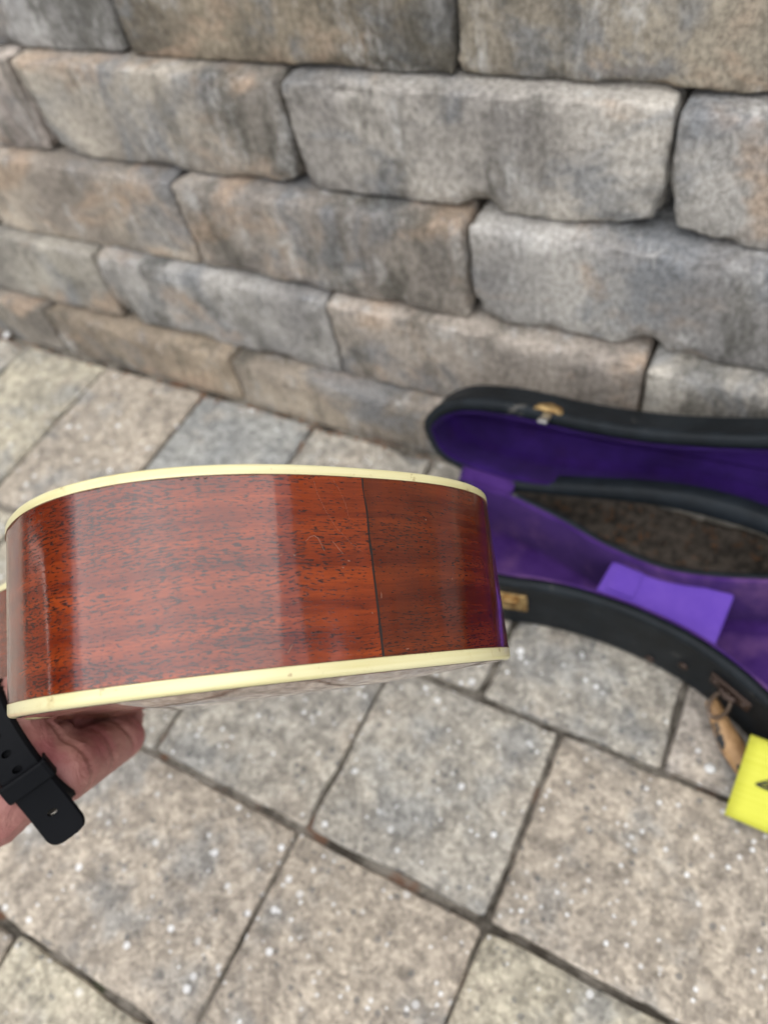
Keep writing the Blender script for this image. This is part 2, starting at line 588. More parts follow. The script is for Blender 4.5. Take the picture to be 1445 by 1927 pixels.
def tumbled_mesh(name, size, r, step, seed, amp=1.0, dents=(), skip_bottom=False):
    hx, hy, hz = size[0] / 2, size[1] / 2, size[2] / 2
    xs, ys, zs = axis_samples(hx, r, step), axis_samples(hy, r, step), axis_samples(hz, r, step)
    idx, verts, faces = {}, [], []
    off = Vector((seed * 3.17, seed * 1.73, seed * 7.31))

    def vert(x, y, z):
        k = (round(x, 6), round(y, 6), round(z, 6))
        if k in idx:
            return idx[k]
        p = Vector((x, y, z))
        c = Vector((max(-hx + r, min(hx - r, x)), max(-hy + r, min(hy - r, y)), max(-hz + r, min(hz - r, z))))
        d = p - c
        edge = sum(1 for a, b in ((abs(x), hx - r), (abs(y), hy - r), (abs(z), hz - r)) if a >= b - 1e-6)
        nrm = d.normalized() if d.length > 1e-9 else Vector((0, 0, 1))
        q = c + nrm * r
        a1 = noise.noise((q + off) * 11) * 0.0016
        a2 = noise.noise((q + off) * 45) * 0.0006
        a3 = noise.noise((q + off) * 130) * 0.0004
        e = (a1 + a2 + a3) * amp
        if edge >= 2:                       # knocked-about arrises
            e += (-max(0.0, noise.noise((q + off) * 24) - 0.05) * 0.009 - abs(noise.noise((q + off) * 75)) * 0.0028 - abs(noise.noise((q + off) * 170)) * 0.0014) * amp
        q = q + nrm * e
        for (dp, dr, dd) in dents:
            t = (q - dp).length / dr
            if t < 1:
                q = q + Vector(dd) * (0.6 * (1 - t * t) ** 2)
        idx[k] = len(verts)
        verts.append(q)
        return idx[k]

    def sheet(A, B, f, flip):
        for i in range(len(A) - 1):
            for j in range(len(B) - 1):
                q = [f(A[i], B[j]), f(A[i + 1], B[j]), f(A[i + 1], B[j + 1]), f(A[i], B[j + 1])]
                faces.append(q[::-1] if flip else q)
    sheet(xs, ys, lambda a, b: vert(a, b, hz), False)
    if not skip_bottom:
        sheet(xs, ys, lambda a, b: vert(a, b, -hz), True)
    sheet(xs, zs, lambda a, b: vert(a, -hy, b), False)
    sheet(xs, zs, lambda a, b: vert(a, hy, b), True)
    sheet(ys, zs, lambda a, b: vert(hx, a, b), False)
    sheet(ys, zs, lambda a, b: vert(-hx, a, b), True)
    me = bpy.data.meshes.new(name)
    me.from_pydata([tuple(v) for v in verts], [], faces)
    for p in me.polygons:
        p.use_smooth = True
    return me


# ------------------------------------------------------------------ ground and paving
g = mesh_obj('ground', [(-60, -60, -0.06), (60, -60, -0.06), (60, 60, -0.06), (-60, 60, -0.06)], [(0, 1, 2, 3)],
             mat_noise("garden_soil", (0.06, 0.05, 0.035), (0.12, 0.10, 0.07), 3.0, 1.0))
tag(g, kind='structure')
g['label'] = 'bare ground round the patio'

patio = mesh_obj('patio', [(-2.6, -2.2, -0.0068), (2.6, -2.2, -0.0068), (2.6, 0.62, -0.0068), (-2.6, 0.62, -0.0068),
                           (-2.6, -2.2, -0.055), (2.6, -2.2, -0.055), (2.6, 0.62, -0.055), (-2.6, 0.62, -0.055)],
                 [(0, 1, 2, 3), (7, 6, 5, 4), (0, 4, 5, 1), (1, 5, 6, 2), (2, 6, 7, 3), (3, 7, 4, 0)], M_JOINT)
tag(patio, 'paved patio of tumbled concrete pavers', kind='structure')

CREAM = (0.48, 0.445, 0.36)
GREY = (0.415, 0.39, 0.345)
TAN = (0.435, 0.385, 0.325)
BLUE = (0.37, 0.375, 0.365)
PINK = (0.40, 0.362, 0.325)
rows = []
xa = [-1.94, -1.79, -1.64, -1.49, -1.34, -1.187, -1.035, -0.885, -0.740, -0.584, -0.429, -0.281, -0.1345, 0.0137, 0.164, 0.315, 0.467, 0.62, 0.77, 0.92, 1.07, 1.22]
ca = {-0.885: CREAM, -0.740: TAN, -0.584: BLUE, -0.429: GREY, -0.281: GREY, -0.1345: GREY, 0.0137: PINK}
rows.append((0.2196, 0.4435, xa, ca))
xb = [-1.90, -1.75, -1.60, -1.37, -1.14, -0.985, -0.832, -0.677, -0.525, -0.372, -0.217, -0.0653, 0.163, 0.316, 0.47, 0.70, 0.85, 1.0, 1.15]
cb = {-0.525: GREY, -0.372: GREY, -0.217: GREY, -0.0653: TAN, -0.677: CREAM}
rows.append((0.066, 0.2196, xb, cb))
xc = [-1.9, -1.75, -1.52, -1.29, -1.06, -0.83, -0.68, -0.451, -0.222, -0.0665, 0.0865, 0.317, 0.47, 0.62, 0.85, 1.08]
cc = {-0.451: TAN, -0.222: TAN, -0.0665: CREAM, 0.0865: GREY}
rows.append((-0.092, 0.066, xc, cc))
xd = [-1.9, -1.67, -1.44, -1.21, -0.99, -0.765, -0.615, -0.384, -0.232, -0.08, 0.148, 0.30, 0.45, 0.68, 0.91, 1.06]
cd = {-0.384: CREAM, -0.615: TAN, -0.232: GREY}
rows.append((-0.245, -0.092, xd, cd))
for k in range(5):
    y1 = -0.245 - 0.153 * k
    x = -1.7 + 0.07 * (k % 3)
    xe = [x]
    while x < 1.0:
        x += random.choice((0.152, 0.229, 0.152))
        xe.append(x)
    rows.append((y1 - 0.153, y1, xe, {}))
n = 0
for (y0, y1, xs, cols) in rows:
    for i in range(len(xs) - 1):
        x0, x1 = xs[i], xs[i + 1]
        seen = (-1.15 < x1 and x0 < 0.3 and y1 > -0.26)
        rj = random.Random(n * 13 + 5)
        gap = rj.uniform(0.0008, 0.0026)
        sx, sy = x1 - x0 - gap - rj.uniform(0, 0.0025), y1 - y0 - gap - rj.uniform(0, 0.0025)
        me = tumbled_mesh('paver', (sx, sy, 0.044), 0.0034 + rj.uniform(0, 0.0012), 0.009 if seen else 0.05, n + 1, 0.62, skip_bottom=True)
        me.materials.append(M_PAVER)
        o = bpy.data.objects.new('paver', me)
        COL.objects.link(o)
        o.location = ((x0 + x1) / 2 + rj.uniform(-0.001, 0.001), (y0 + y1) / 2 + rj.uniform(-0.001, 0.001), -0.0225 + rj.uniform(-0.0012, 0.0008))
        o.rotation_euler = (rj.uniform(-0.006, 0.006), rj.uniform(-0.006, 0.006), rj.uniform(-0.006, 0.006) - 0.006)
        base = cols.get(x0) or rj.choice((GREY, GREY, TAN, CREAM, BLUE, PINK))
        f = rj.uniform(0.93, 1.07)
        o.color = (base[0] * f, base[1] * f, base[2] * f, 1)
        o.parent = patio
        n += 1

# ------------------------------------------------------------------ retaining wall
wall = empty('stone_wall', (-0.3, 0.46, 0))
tag(wall, 'low retaining wall of weathered grey and tan concrete blocks', 'wall')
BT = math.tan(R(10.65))
CH = 0.0945
# colours of the stones in view, by course (0 = buried course) and left joint
G1 = (0.34, 0.325, 0.30)
STONE = {(0, -0.824): (0.33, 0.275, 0.215), (0, -0.531): (0.31, 0.27, 0.225), (0, -1.12): (0.28, 0.255, 0.225),
         (1, -1.0): (0.33, 0.315, 0.285), (1, -0.697): (0.335, 0.33, 0.325), (1, -0.391): (0.315, 0.285, 0.26), (1, -0.0875): (0.35, 0.335, 0.31),
         (2, -0.85): (0.375, 0.335, 0.29), (2, -0.547): (0.30, 0.275, 0.25), (2, -0.245): (0.335, 0.33, 0.325),
         (3, -1.015): (0.40, 0.36, 0.335), (3, -0.712): (0.35, 0.325, 0.29), (3, -0.405): (0.365, 0.35, 0.33), (3, -0.0975): (0.30, 0.295, 0.29),
         (4, -0.87): (0.285, 0.285, 0.29), (4, -0.57): (0.235, 0.205, 0.162), (4, -0.258): (0.265, 0.24, 0.20)}
JOINTS = [[-1.12, -0.824, -0.531, -0.235, 0.065, 0.362], [-1.0, -0.697, -0.391, -0.0875, 0.218], [-0.85, -0.547, -0.245, 0.06, 0.362],
          [-1.015, -0.712, -0.405, -0.0975, 0.205], [-0.87, -0.57, -0.258, 0.05, 0.352]]
sn = 0
for c in range(13):  # courses above the view are unseen, added to darken the lacquer reflection
    z0 = -0.036 if c == 0 else 0.059 + CH * (c - 1)
    z1 = 0.059 + CH * c
    yf = 0.449 + BT * max(0.02, (z0 + z1) / 2)
    js = list(JOINTS[c]) if c < 5 else [random.uniform(-0.95, -0.75) + 0.303 * k for k in range(5)] if False else None
    if js is None:
        s0 = -0.87 + (0.155 if c % 2 else 0.0) + random.uniform(-0.03, 0.03)
        js = [s0 + 0.304 * k for k in range(5)]
    while js[0] > -1.9:
        js.insert(0, js[0] - random.uniform(0.295, 0.312))
    while js[-1] < 1.9:
        js.append(js[-1] + random.uniform(0.295, 0.312))
    for i in range(len(js) - 1):
        x0, x1 = js[i], js[i + 1]
        seen = x1 > -1.15 and x0 < 0.35 and c < 5
        rj = random.Random(sn * 7 + 3)
        sx = x1 - x0 - rj.uniform(0.001, 0.0025)
        sz = z1 - z0 - rj.uniform(0.0002, 0.0012)
        dep = 0.13
        dents = []
        if (c, x0) == (3, -0.405):
            dents = [(Vector((0.158 - 0.152 + 0.005, -dep / 2, -sz / 2)), 0.022, (0, 0.012, 0.012)), (Vector((-sx / 2, -dep / 2, -sz / 2)), 0.02, (0.008, 0.006, 0.004)),
                     (Vector((sx / 2, -dep / 2, -sz / 2)), 0.05, (-0.012, 0.008, 0.012))]
        if (c, x0) == (2, -0.245):
            dents = [(Vector((-0.245 + 0.152 + 0.245 - 0.153 - 0.002, -dep / 2, -sz / 2)), 0.024, (0, 0.012, 0.011)), (Vector((-sx / 2, -dep / 2, -sz / 2)), 0.03, (0.01, 0.006, 0.010))]
        if (c, x0) == (1, -0.697):
            dents = [(Vector((-sx / 2, -dep / 2, -sz / 2)), 0.034, (0.016, 0.012, 0.012))]
        if (c, x0) == (3, -0.712):
            dents = [(Vector((-sx / 2, -dep / 2, -sz / 2)), 0.045, (0.012, 0.006, 0.012)), (Vector((sx / 2, -dep / 2, -sz / 2)), 0.035, (-0.01, 0.006, 0.008))]
        if (c, x0) == (3, -0.0975):
            dents = [(Vector((-sx / 2, -dep / 2, -sz / 2)), 0.05, (0.012, 0.006, 0.012)), (Vector((-sx / 2 + 0.045, -dep / 2, -sz / 2)), 0.012, (0, 0.006, 0.008))]
        me = tumbled_mesh('stone_block', (sx, dep, sz), 0.0048 + rj.uniform(0, 0.0022), 0.0052 if seen else 0.04, sn + 51, 1.0, dents)
        me.materials.append(M_STONE)
        o = bpy.data.objects.new('stone_block', me)
        COL.objects.link(o)
        o.location = ((x0 + x1) / 2 + 0.3, yf + dep / 2 + rj.uniform(-0.0025, 0.0025) - 0.46, (z0 + z1) / 2)
        o.rotation_euler = (rj.uniform(-0.012, 0.006), rj.uniform(-0.006, 0.006), rj.uniform(-0.012, 0.012))
        o.parent = wall
        base = STONE.get((c, x0))
        if base is None:
            base = rj.choice((G1, (0.33, 0.29, 0.25), (0.32, 0.32, 0.32), (0.30, 0.265, 0.22)))
        o.color = (base[0] * 1.12, base[1] * 1.09, base[2] * 1.05, 1)
        sn += 1
bmk = bmesh.new()
zt = 0.059 + CH * 9 - 0.02
for c in range(13):
    z0 = -0.05 if c == 0 else 0.059 + CH * (c - 1)
    z1 = 0.059 + CH * c - (0.03 if c == 12 else 0)
    yf = 0.449 + BT * max(0.02, (z0 + z1) / 2) + 0.12
    Mx = Matrix.Translation((0.3, (yf + 1.2) / 2 - 0.46, (z0 + z1) / 2))
    bevel_box(bmk, Mx, 3.9, 1.2 - yf, z1 - z0, 0)
bm_obj('backfill', bmk, M_EARTH, wall)

# ------------------------------------------------------------------ ukulele
UK_R = Matrix(((-0.55736235, -0.82175312, -0.11861291), (0.24812567, -0.02852694, -0.96830773), (0.79232624, -0.56912918, 0.21979788)))
UK_T = Vector((-0.00375744, 0.01791512, 0.2532952))
UW, UL, UD = 0.19193, 0.26799, 0.068


def uke_half():
    mm, q = 0.30, 2.4985
    out = []
    for i in range(30):
        th = math.pi / 2 * i / 29
        out.append(Vector((mm * (1 - math.cos(th) ** (2 / q) if th < math.pi / 2 - 1e-6 else mm / mm), max(math.sin(th), 0) ** (2 / q), 0)))
    rest = catmull([(mm - .06, .985, 0), (mm, 1.0, 0), (.40, .955, 0), (.50, .80, 0), (.58, .705, 0), (.64, .69, 0), (.70, .725, 0), (.78, .80, 0),
                    (.85, .815, 0), (.92, .74, 0), (.97, .50, 0), (1.0, .2, 0), (1.0, 0, 0)], 10)[10:]
    pts = out[:-1] + rest
    return [Vector((p.x * UL, p.y * UW / 2, 0)) for p in pts]


def resample(P, n):
    L = [0]
    for a, b in zip(P, P[1:]):
        L.append(L[-1] + (b - a).length)
    out, j = [], 0
    for i in range(n):
        t = L[-1] * i / (n - 1)
        while j < len(L) - 2 and L[j + 1] < t:
            j += 1
        s = (t - L[j]) / max(L[j + 1] - L[j], 1e-9)
        out.append(lerp(P[j], P[j + 1], s))
    return out


uke = empty('ukulele')
mw = Matrix.Identity(4)
for j in range(3):
    colv = cv(UK_R[0][j], UK_R[1][j], UK_R[2][j])
    for i in range(3):
        mw[i][j] = colv[i]
mw.translation = CAM + cv(*UK_T)
uke.matrix_world = mw
tag(uke, 'glossy red brown mahogany ukulele with cream binding held in a hand', 'ukulele')

HALF = resample(uke_half(), 170)
HALF[0].y = 0
HALF[-1].y = 0
LOOP = HALF + [Vector((p.x, -p.y, 0)) for p in HALF[-2:0:-1]]
NL = len(LOOP)
NRM = []
for i in range(NL):
    t = (LOOP[(i + 1) % NL] - LOOP[i - 1]).normalized()
    NRM.append(Vector((-t.y, t.x, 0)))
# outward
if NRM[0].x > 0:
    NRM = [-v for v in NRM]
ARC = [0.0]
for i in range(1, NL):
    ARC.append(ARC[-1] + (LOOP[i] - LOOP[i - 1]).length)
TOT = ARC[-1] + (LOOP[0] - LOOP[-1]).length
BTOP, BBOT = 0.0036, 0.0046


def side_pt(i, z, o=0.0):
    return LOOP[i % NL] + NRM[i % NL] * o + Vector((0, 0, z))


# side: one wall from binding to binding, seam at the tail
verts, faces, uvs = [], [], []
ZS = [-UD / 2 + BBOT - 0.0003 + (UD - BTOP - BBOT + 0.0006) * k / 16 for k in range(17)]
for k, z in enumerate(ZS):
    for i in range(NL + 1):
        ii = i % NL
        # faint hand-made waviness of a bent side
        w = 0.00012 * math.sin(ARC[ii] * 260 + z * 20) + 0.00010 * noise.noise(Vector((ARC[ii] * 60, z * 14, 3.3)))
        verts.append(side_pt(ii, z, w))
        u = ARC[ii] if i < NL else TOT
        if u > TOT / 2:
            u -= TOT
        if i == NL:
            u = 0.0
        uvs.append((u, z))
W1 = NL + 1
for k in range(16):
    for i in range(NL):
        faces.append((k * W1 + i, k * W1 + i + 1, (k + 1) * W1 + i + 1, (k + 1) * W1 + i))
mid = NL // 2
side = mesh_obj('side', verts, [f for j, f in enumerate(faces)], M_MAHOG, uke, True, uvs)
side['label'] = 'bent mahogany side with dark pores and glossy old lacquer'

# binding strips: rounded square section swept round the body
def sweep(name, prof, mat, closed_prof=True):
    vs, fs = [], []
    P = len(prof)
    for i in range(NL):
        for (o, z) in prof:
            vs.append(side_pt(i, z, o))
    for i in range(NL):
        j = (i + 1) % NL
        for k in range(P if closed_prof else P - 1):
            k2 = (k + 1) % P
            fs.append((i * P + k, i * P + k2, j * P + k2, j * P + k))
    return mesh_obj(name, vs, fs, mat, uke, True)


def bind_prof(zi, zo, rr):
    """section from the inner height zi to the outer face zo with outer corner radius rr"""
    s = 1 if zo > zi else -1
    o1 = 0.00022
    pr = [(-0.0026, zi), (o1 - 0.0001, zi), (o1, zi + s * 0.0002)]
    for k in range(7):
        a = math.pi / 2 * k / 6
        pr.append((o1 - rr + rr * math.cos(a), zo - s * rr + s * rr * math.sin(a)))
    pr.append((-0.0026, zo))
    return pr


sweep('binding', bind_prof(UD / 2 - BTOP, UD / 2, 0.0011), M_BIND)
sweep('binding', bind_prof(-UD / 2 + BBOT, -UD / 2, 0.0016), M_BIND)
# glue lines between binding and wood
for zz in (UD / 2 - BTOP, -UD / 2 + BBOT):
    sweep('glue_line', [(-0.001, zz - 0.00011), (0.00027, zz - 0.00011), (0.00027, zz + 0.00011), (-0.001, zz + 0.00011)], M_GLUE)
# fine dark line inside the back binding
sweep('purfling', [(-0.0026, -UD / 2 + 0.0006), (-0.0026, -UD / 2 - 0.00005), (-0.0033, -UD / 2 - 0.00015), (-0.0033, -UD / 2 + 0.0006)], M_SEAM)


def plate(name, z, dome, mat, inset):
    vs, fs, NS = [], [], 22
    for i, p in enumerate(HALF):
        nn = NRM[i]
        q = p - nn * inset
        if q.y < 0:
            q.y = 0
        for k in range(NS + 1):
            s = -1 + 2 * k / NS
            f = (1 - s * s)
            ex = min(1.0, 4.0 * min(p.x, UL - p.x) / UL + 0.02)
            vs.append(Vector((q.x, q.y * s, z + dome * f * math.sin(math.pi / 2 * ex) if q.y > 1e-5 else z)))
    for i in range(len(HALF) - 1):
        for k in range(NS):
            fs.append((i * (NS + 1) + k, i * (NS + 1) + k + 1, (i + 1) * (NS + 1) + k + 1, (i + 1) * (NS + 1) + k))
    return mesh_obj(name, vs, fs, mat, uke, True)


back = plate('back_plate', -UD / 2 - 0.0001, -0.0036, M_PLATE, 0.0032)
front = plate('soundboard', UD / 2 - 0.0001, 0.0015, M_PLATE, 0.0025)

# tail seam and scratches: slivers lying on the lacquer
def on_side(arc, z, o):
    a = arc % TOT
    lo = 0
    for i in range(NL):
        if ARC[i] <= a:
            lo = i
    b = ARC[lo + 1] if lo + 1 < NL else TOT
    t = (a - ARC[lo]) / max(b - ARC[lo], 1e-9)
    p = lerp(LOOP[lo], LOOP[(lo + 1) % NL], t)
    nn = lerp(NRM[lo], NRM[(lo + 1) % NL], t).normalized()
    w = 0.00012 * math.sin(a * 260 + z * 20) + 0.00010 * noise.noise(Vector((a * 60, z * 14, 3.3)))
    return p + nn * (o + w) + Vector((0, 0, z))


def sliver(name, pts, widths, mat, parent, o=0.00035):
    """narrow strip with thickness following (arc, z) points on the side"""
    vs, fs = [], []
    n_ = len(pts)
    for i, (a, z) in enumerate(pts):
        a0, z0 = pts[max(i - 1, 0)]
        a1, z1 = pts[min(i + 1, n_ - 1)]
        dx, dz = a1 - a0, z1 - z0
        L = math.hypot(dx, dz) or 1
        nx, nz = -dz / L, dx / L
        w = widths[i] / 2 if hasattr(widths, '__len__') else widths / 2
        for sgn, oo in ((1, -0.0002), (1, o), (-1, o), (-1, -0.0002)):
            vs.append(on_side(a + nx * w * sgn, z + nz * w * sgn, oo))
    for i in range(n_ - 1):
        for k in range(3):
            fs.append((i * 4 + k, (i + 1) * 4 + k, (i + 1) * 4 + k + 1, i * 4 + k + 1))
    return mesh_obj(name, vs, fs, mat, parent)


zt_, zb_ = UD / 2 - BTOP, -UD / 2 + BBOT
sp, sw = [], []
for k in range(41):
    t = k / 40
    sp.append((0.00035 * noise.noise(Vector((t * 7, 1.1, 0))) - 0.0002, lerp(zt_, zb_, t)))
    sw.append(0.00085 + 0.0005 * noise.noise(Vector((t * 11, 5.1, 0))))
o = sliver('tail_seam', sp, sw, M_SEAM, uke, 0.00012)
o['label'] = 'dark open seam running across the side'


def uke_arc(px, py):
    """arc and height on the side under a photograph pixel (nearest sample)"""
    best = None
    for i in list(range(0, 75)) + list(range(NL - 75, NL)):
        for k in range(33):
            z = -UD / 2 + UD * k / 32
            q = mw @ side_pt(i, z)
            d = q - CAM
            zz = d.dot(VF)
            x = 722.5 + 1450 * d.dot(VR) / zz
            y = 963.5 - 1450 * d.dot(VU) / zz
            e = (x - px) ** 2 + (y - py) ** 2
            if best is None or e < best[0]:
                best = (e, ARC[i] if i < NL / 2 else ARC[i] - TOT, z)
    return best[1], best[2]


A1 = uke_arc(590, 1020)
def scr(px0, py0, dpts, w, fade=True):
    a0, z0 = uke_arc(px0, py0)
    # 1 px is about 0.17 mm here; arc grows towards the left of the picture
    pts = [(a0 - dx * 0.000182, z0 - dy * 0.000176) for dx, dy in dpts]
    fine = []
    for (p, q) in zip(pts, pts[1:]):
        for k in range(4):
            fine.append((lerp(p[0], q[0], k / 4), lerp(p[1], q[1], k / 4)))
    fine.append(pts[-1])
    wd = [w * (0.35 + 0.65 * math.sin(math.pi * (i + 0.4) / (len(fine) - 0.2)) ** 0.7) for i in range(len(fine))]
    return sliver('scratch', fine, wd, M_SCRATCH, uke, 0.00004)


scr(575, 1016, [(0, 0), (8, -8), (17, -11), (24, -6), (30, 6), (34, 19)], 0.00018)
scr(630, 1013, [(0, 0), (10, 13), (19, 24)], 0.00015)
scr(585, 898, [(0, 0), (6, 30), (18, 62), (36, 95), (62, 124), (85, 142)], 0.00004)
scr(622, 905, [(0, 0), (12, 22), (22, 50), (26, 80)], 0.000035)
for (x, y, ddx, ddy, w) in ((530, 1048, 6, -1, 0.0003), (552, 1044, 5, 0, 0.0003), (650, 1060, 5, 1, 0.00035), (639, 1070, 4, 1, 0.0003), (738, 1060, 2, 2, 0.0004),
                            (745, 1073, 2, 2, 0.0003), (720, 1112, -1, 12, 0.00022), (802, 975, 2, 2, 0.0004), (757, 1098, 2, 2, 0.0003), (769, 1214, 1, 14, 0.00035),
                            (766, 1222, 7, -1, 0.0003), (810, 1222, 4, 6, 0.0003), (546, 1235, 10, -13, 0.00028), (762, 1164, 2, 2, 0.0003), (911, 1165, 2, 2, 0.0003),
                            (930, 1058, 1, 4, 0.00035), (540, 1137, 16, -1, 0.0001), (852, 1090, 3, 1, 0.0003), (700, 1150, 2, 3, 0.0003)):
    scr(x, y, [(0, 0), (ddx / 2, ddy / 2 + 0.5), (ddx, ddy)], w)
for (x, y) in ((340, 904), (352, 905), (361, 903), (372, 904), (380, 902), (388, 901)):   # chewed edge under the binding
    a0, z0 = uke_arc(x, y)
    sliver('tool_mark', [(a0, z0), (a0 - 0.0006, z0 - 0.0003), (a0 - 0.0013, z0 + 0.0001)], 0.00028, M_SEAM, uke, 0.00006)

# neck, fretboard, headstock, strings: behind the body from here
bmn = bmesh.new()
secs = []
NKL = 0.17
for i in range(13):
    t = i / 12
    x = UL - 0.012 + (NKL + 0.012) * t
    w = lerp(0.046, 0.036, t) / 2
    dpt = 0.018 + 0.034 * max(0, 1 - t * 6) ** 1.5
    ring = []
    for k in range(13):
        a = math.pi * k / 12
        ring.append(bmn.verts.new((x, w * math.cos(a), UD / 2 - 0.0005 - dpt * math.sin(a) ** 0.75)))
    secs.append(ring)
for a, b in zip(secs, secs[1:]):
    for k in range(12):
        bmn.faces.new((a[k], a[k + 1], b[k + 1], b[k]))
    bmn.faces.new((a[12], a[0], b[0], b[12]))
bmn.faces.new(secs[0]); bmn.faces.new(secs[-1][::-1])
bm_obj('neck', bmn, M_PLATE, uke, True)
bmf = bmesh.new()
bevel_box(bmf, Matrix.Translation((UL + 0.055, 0, UD / 2 + 0.0025)), 0.23, 0.042, 0.004, 0.0006)
fb = bm_obj('fretboard', bmf, M_EBONY, uke)
for k in range(12):
    bmf = bmesh.new()
    bevel_box(bmf, Matrix.Translation((UL + NKL - 0.0005 - 0.345 * (1 - 2 ** (-(k + 1) / 12)), 0, UD / 2 + 0.0048)), 0.0012, 0.041, 0.001, 0.0003, 1)
    bm_obj('fret', bmf, M_STEEL, fb)
bmh = bmesh.new()
hp = [(0, 0.018), (0.02, 0.026), (0.075, 0.030), (0.09, 0.020), (0.094, 0), (0.09, -0.020), (0.075, -0.030), (0.02, -0.026), (0, -0.018)]
top_ = [bmh.verts.new((UL + NKL + x, y, UD / 2 - 0.001 - x * 0.12)) for x, y in hp]
bot_ = [bmh.verts.new((UL + NKL + x, y, UD / 2 - 0.013 - x * 0.12)) for x, y in hp]
bmh.faces.new(top_); bmh.faces.new(bot_[::-1])
for k in range(len(hp)):
    bmh.faces.new((top_[k], bot_[k], bot_[(k + 1) % len(hp)], top_[(k + 1) % len(hp)]))
bm_obj('headstock', bmh, M_PLATE, uke)
for x, s in ((0.03, 1), (0.06, 1), (0.03, -1), (0.06, -1)):
    bmh = bmesh.new()
    tube(bmh, [Vector((UL + NKL + x, s * 0.018, UD / 2 + z)) for z in (0.010, -0.020, -0.030)], [0.003, 0.003, 0.0035], 10)
    bevel_box(bmh, Matrix.Translation((UL + NKL + x, s * 0.018, UD / 2 - 0.036)), 0.006, 0.014, 0.012, 0.002)
    bm_obj('tuning_peg', bmh, M_BIND, uke)
bmf = bmesh.new()
bevel_box(bmf, Matrix.Translation((UL * 0.27, 0, UD / 2 + 0.005)), 0.014, 0.075, 0.007, 0.0015)
bm_obj('bridge', bmf, M_EBONY, uke)
bmf = bmesh.new()
bmesh.ops.create_circle(bmf, cap_ends=True, radius=0.027, segments=40, matrix=Matrix.Translation((UL * 0.63, 0, UD / 2 + 0.0021)))
bm_obj('soundhole', bmf, M_SEAM, uke)
for k in range(4):
    bmf = bmesh.new()
    y = -0.021 + 0.014 * k
    tube(bmf, [Vector((UL * 0.27, y, UD / 2 + 0.0095)), Vector((UL + NKL, y * 0.6, UD / 2 + 0.0065))], 0.0004, 6)
    bm_obj('string', bmf, M_NYLON, uke)

# ------------------------------------------------------------------ ukulele case
case = empty('ukulele_case', (-0.05, 0.33, 0))
tag(case, 'open black ukulele case with worn purple lining, lid leaning on the stone wall', 'instrument case')
CO = Vector((0.05, -0.33, 0))      # world -> case offset
BZ = 0.070
base_out = [(-0.238, 0.335), (-0.230, 0.312), (-0.208, 0.296), (-0.175, 0.290), (-0.140, 0.2915), (-0.109, 0.298), (-0.076, 0.3015), (-0.035, 0.3005), (0.006, 0.2935),
            (0.038, 0.2815), (0.064, 0.267), (0.088, 0.249), (0.112, 0.234), (0.145, 0.225), (0.185, 0.229), (0.225, 0.240), (0.262, 0.236), (0.300, 0.218),
            (0.345, 0.208), (0.390, 0.222), (0.420, 0.262), (0.428, 0.305), (0.418, 0.345), (0.390, 0.373), (0.345, 0.3845), (0.300, 0.378), (0.255, 0.366),
            (0.220, 0.366), (0.180, 0.378), (0.145, 0.3845), (0.110, 0.3835), (0.075, 0.379), (0.043, 0.371), (0.009, 0.360), (-0.029, 0.353), (-0.073, 0.358),
            (-0.117, 0.370), (-0.148, 0.3765), (-0.175, 0.381), (-0.203, 0.380), (-0.224, 0.368), (-0.235, 0.352)]
lid_out = [(-0.255, 0.036), (-0.250, 0.050), (-0.238, 0.062), (-0.217, 0.0725), (-0.176, 0.079), (-0.125, 0.0795), (-0.082, 0.0825), (-0.042, 0.0885), (0.009, 0.101),
           (0.045, 0.113), (0.085, 0.134), (0.115, 0.151), (0.148, 0.160), (0.188, 0.156), (0.228, 0.145), (0.265, 0.149), (0.302, 0.167),
           (0.345, 0.177), (0.390, 0.163), (0.420, 0.123), (0.428, 0.080), (0.418, 0.040), (0.390, 0.012), (0.345, 0.0005), (0.300, 0.007), (0.255, 0.019),
           (0.220, 0.019), (0.180, 0.007), (0.145, 0.0005), (0.110, 0.004), (0.072, 0.014), (0.034, 0.0215), (0.0, 0.0238), (-0.030, 0.0232), (-0.064, 0.0185),
           (-0.092, 0.0125), (-0.122, 0.0055), (-0.165, 0.0), (-0.200, 0.0005), (-0.228, 0.004), (-0.245, 0.015)]


def offset_loop(L, d):
    out = []
    n_ = len(L)
    for i in range(n_):
        t = (L[(i + 1) % n_] - L[i - 1]).normalized()
        out.append(L[i] + Vector((-t.y, t.x, 0)) * d)
    return out


def area(L):
    return sum(a.x * b.y - b.x * a.y for a, b in zip(L, L[1:] + L[:1])) / 2


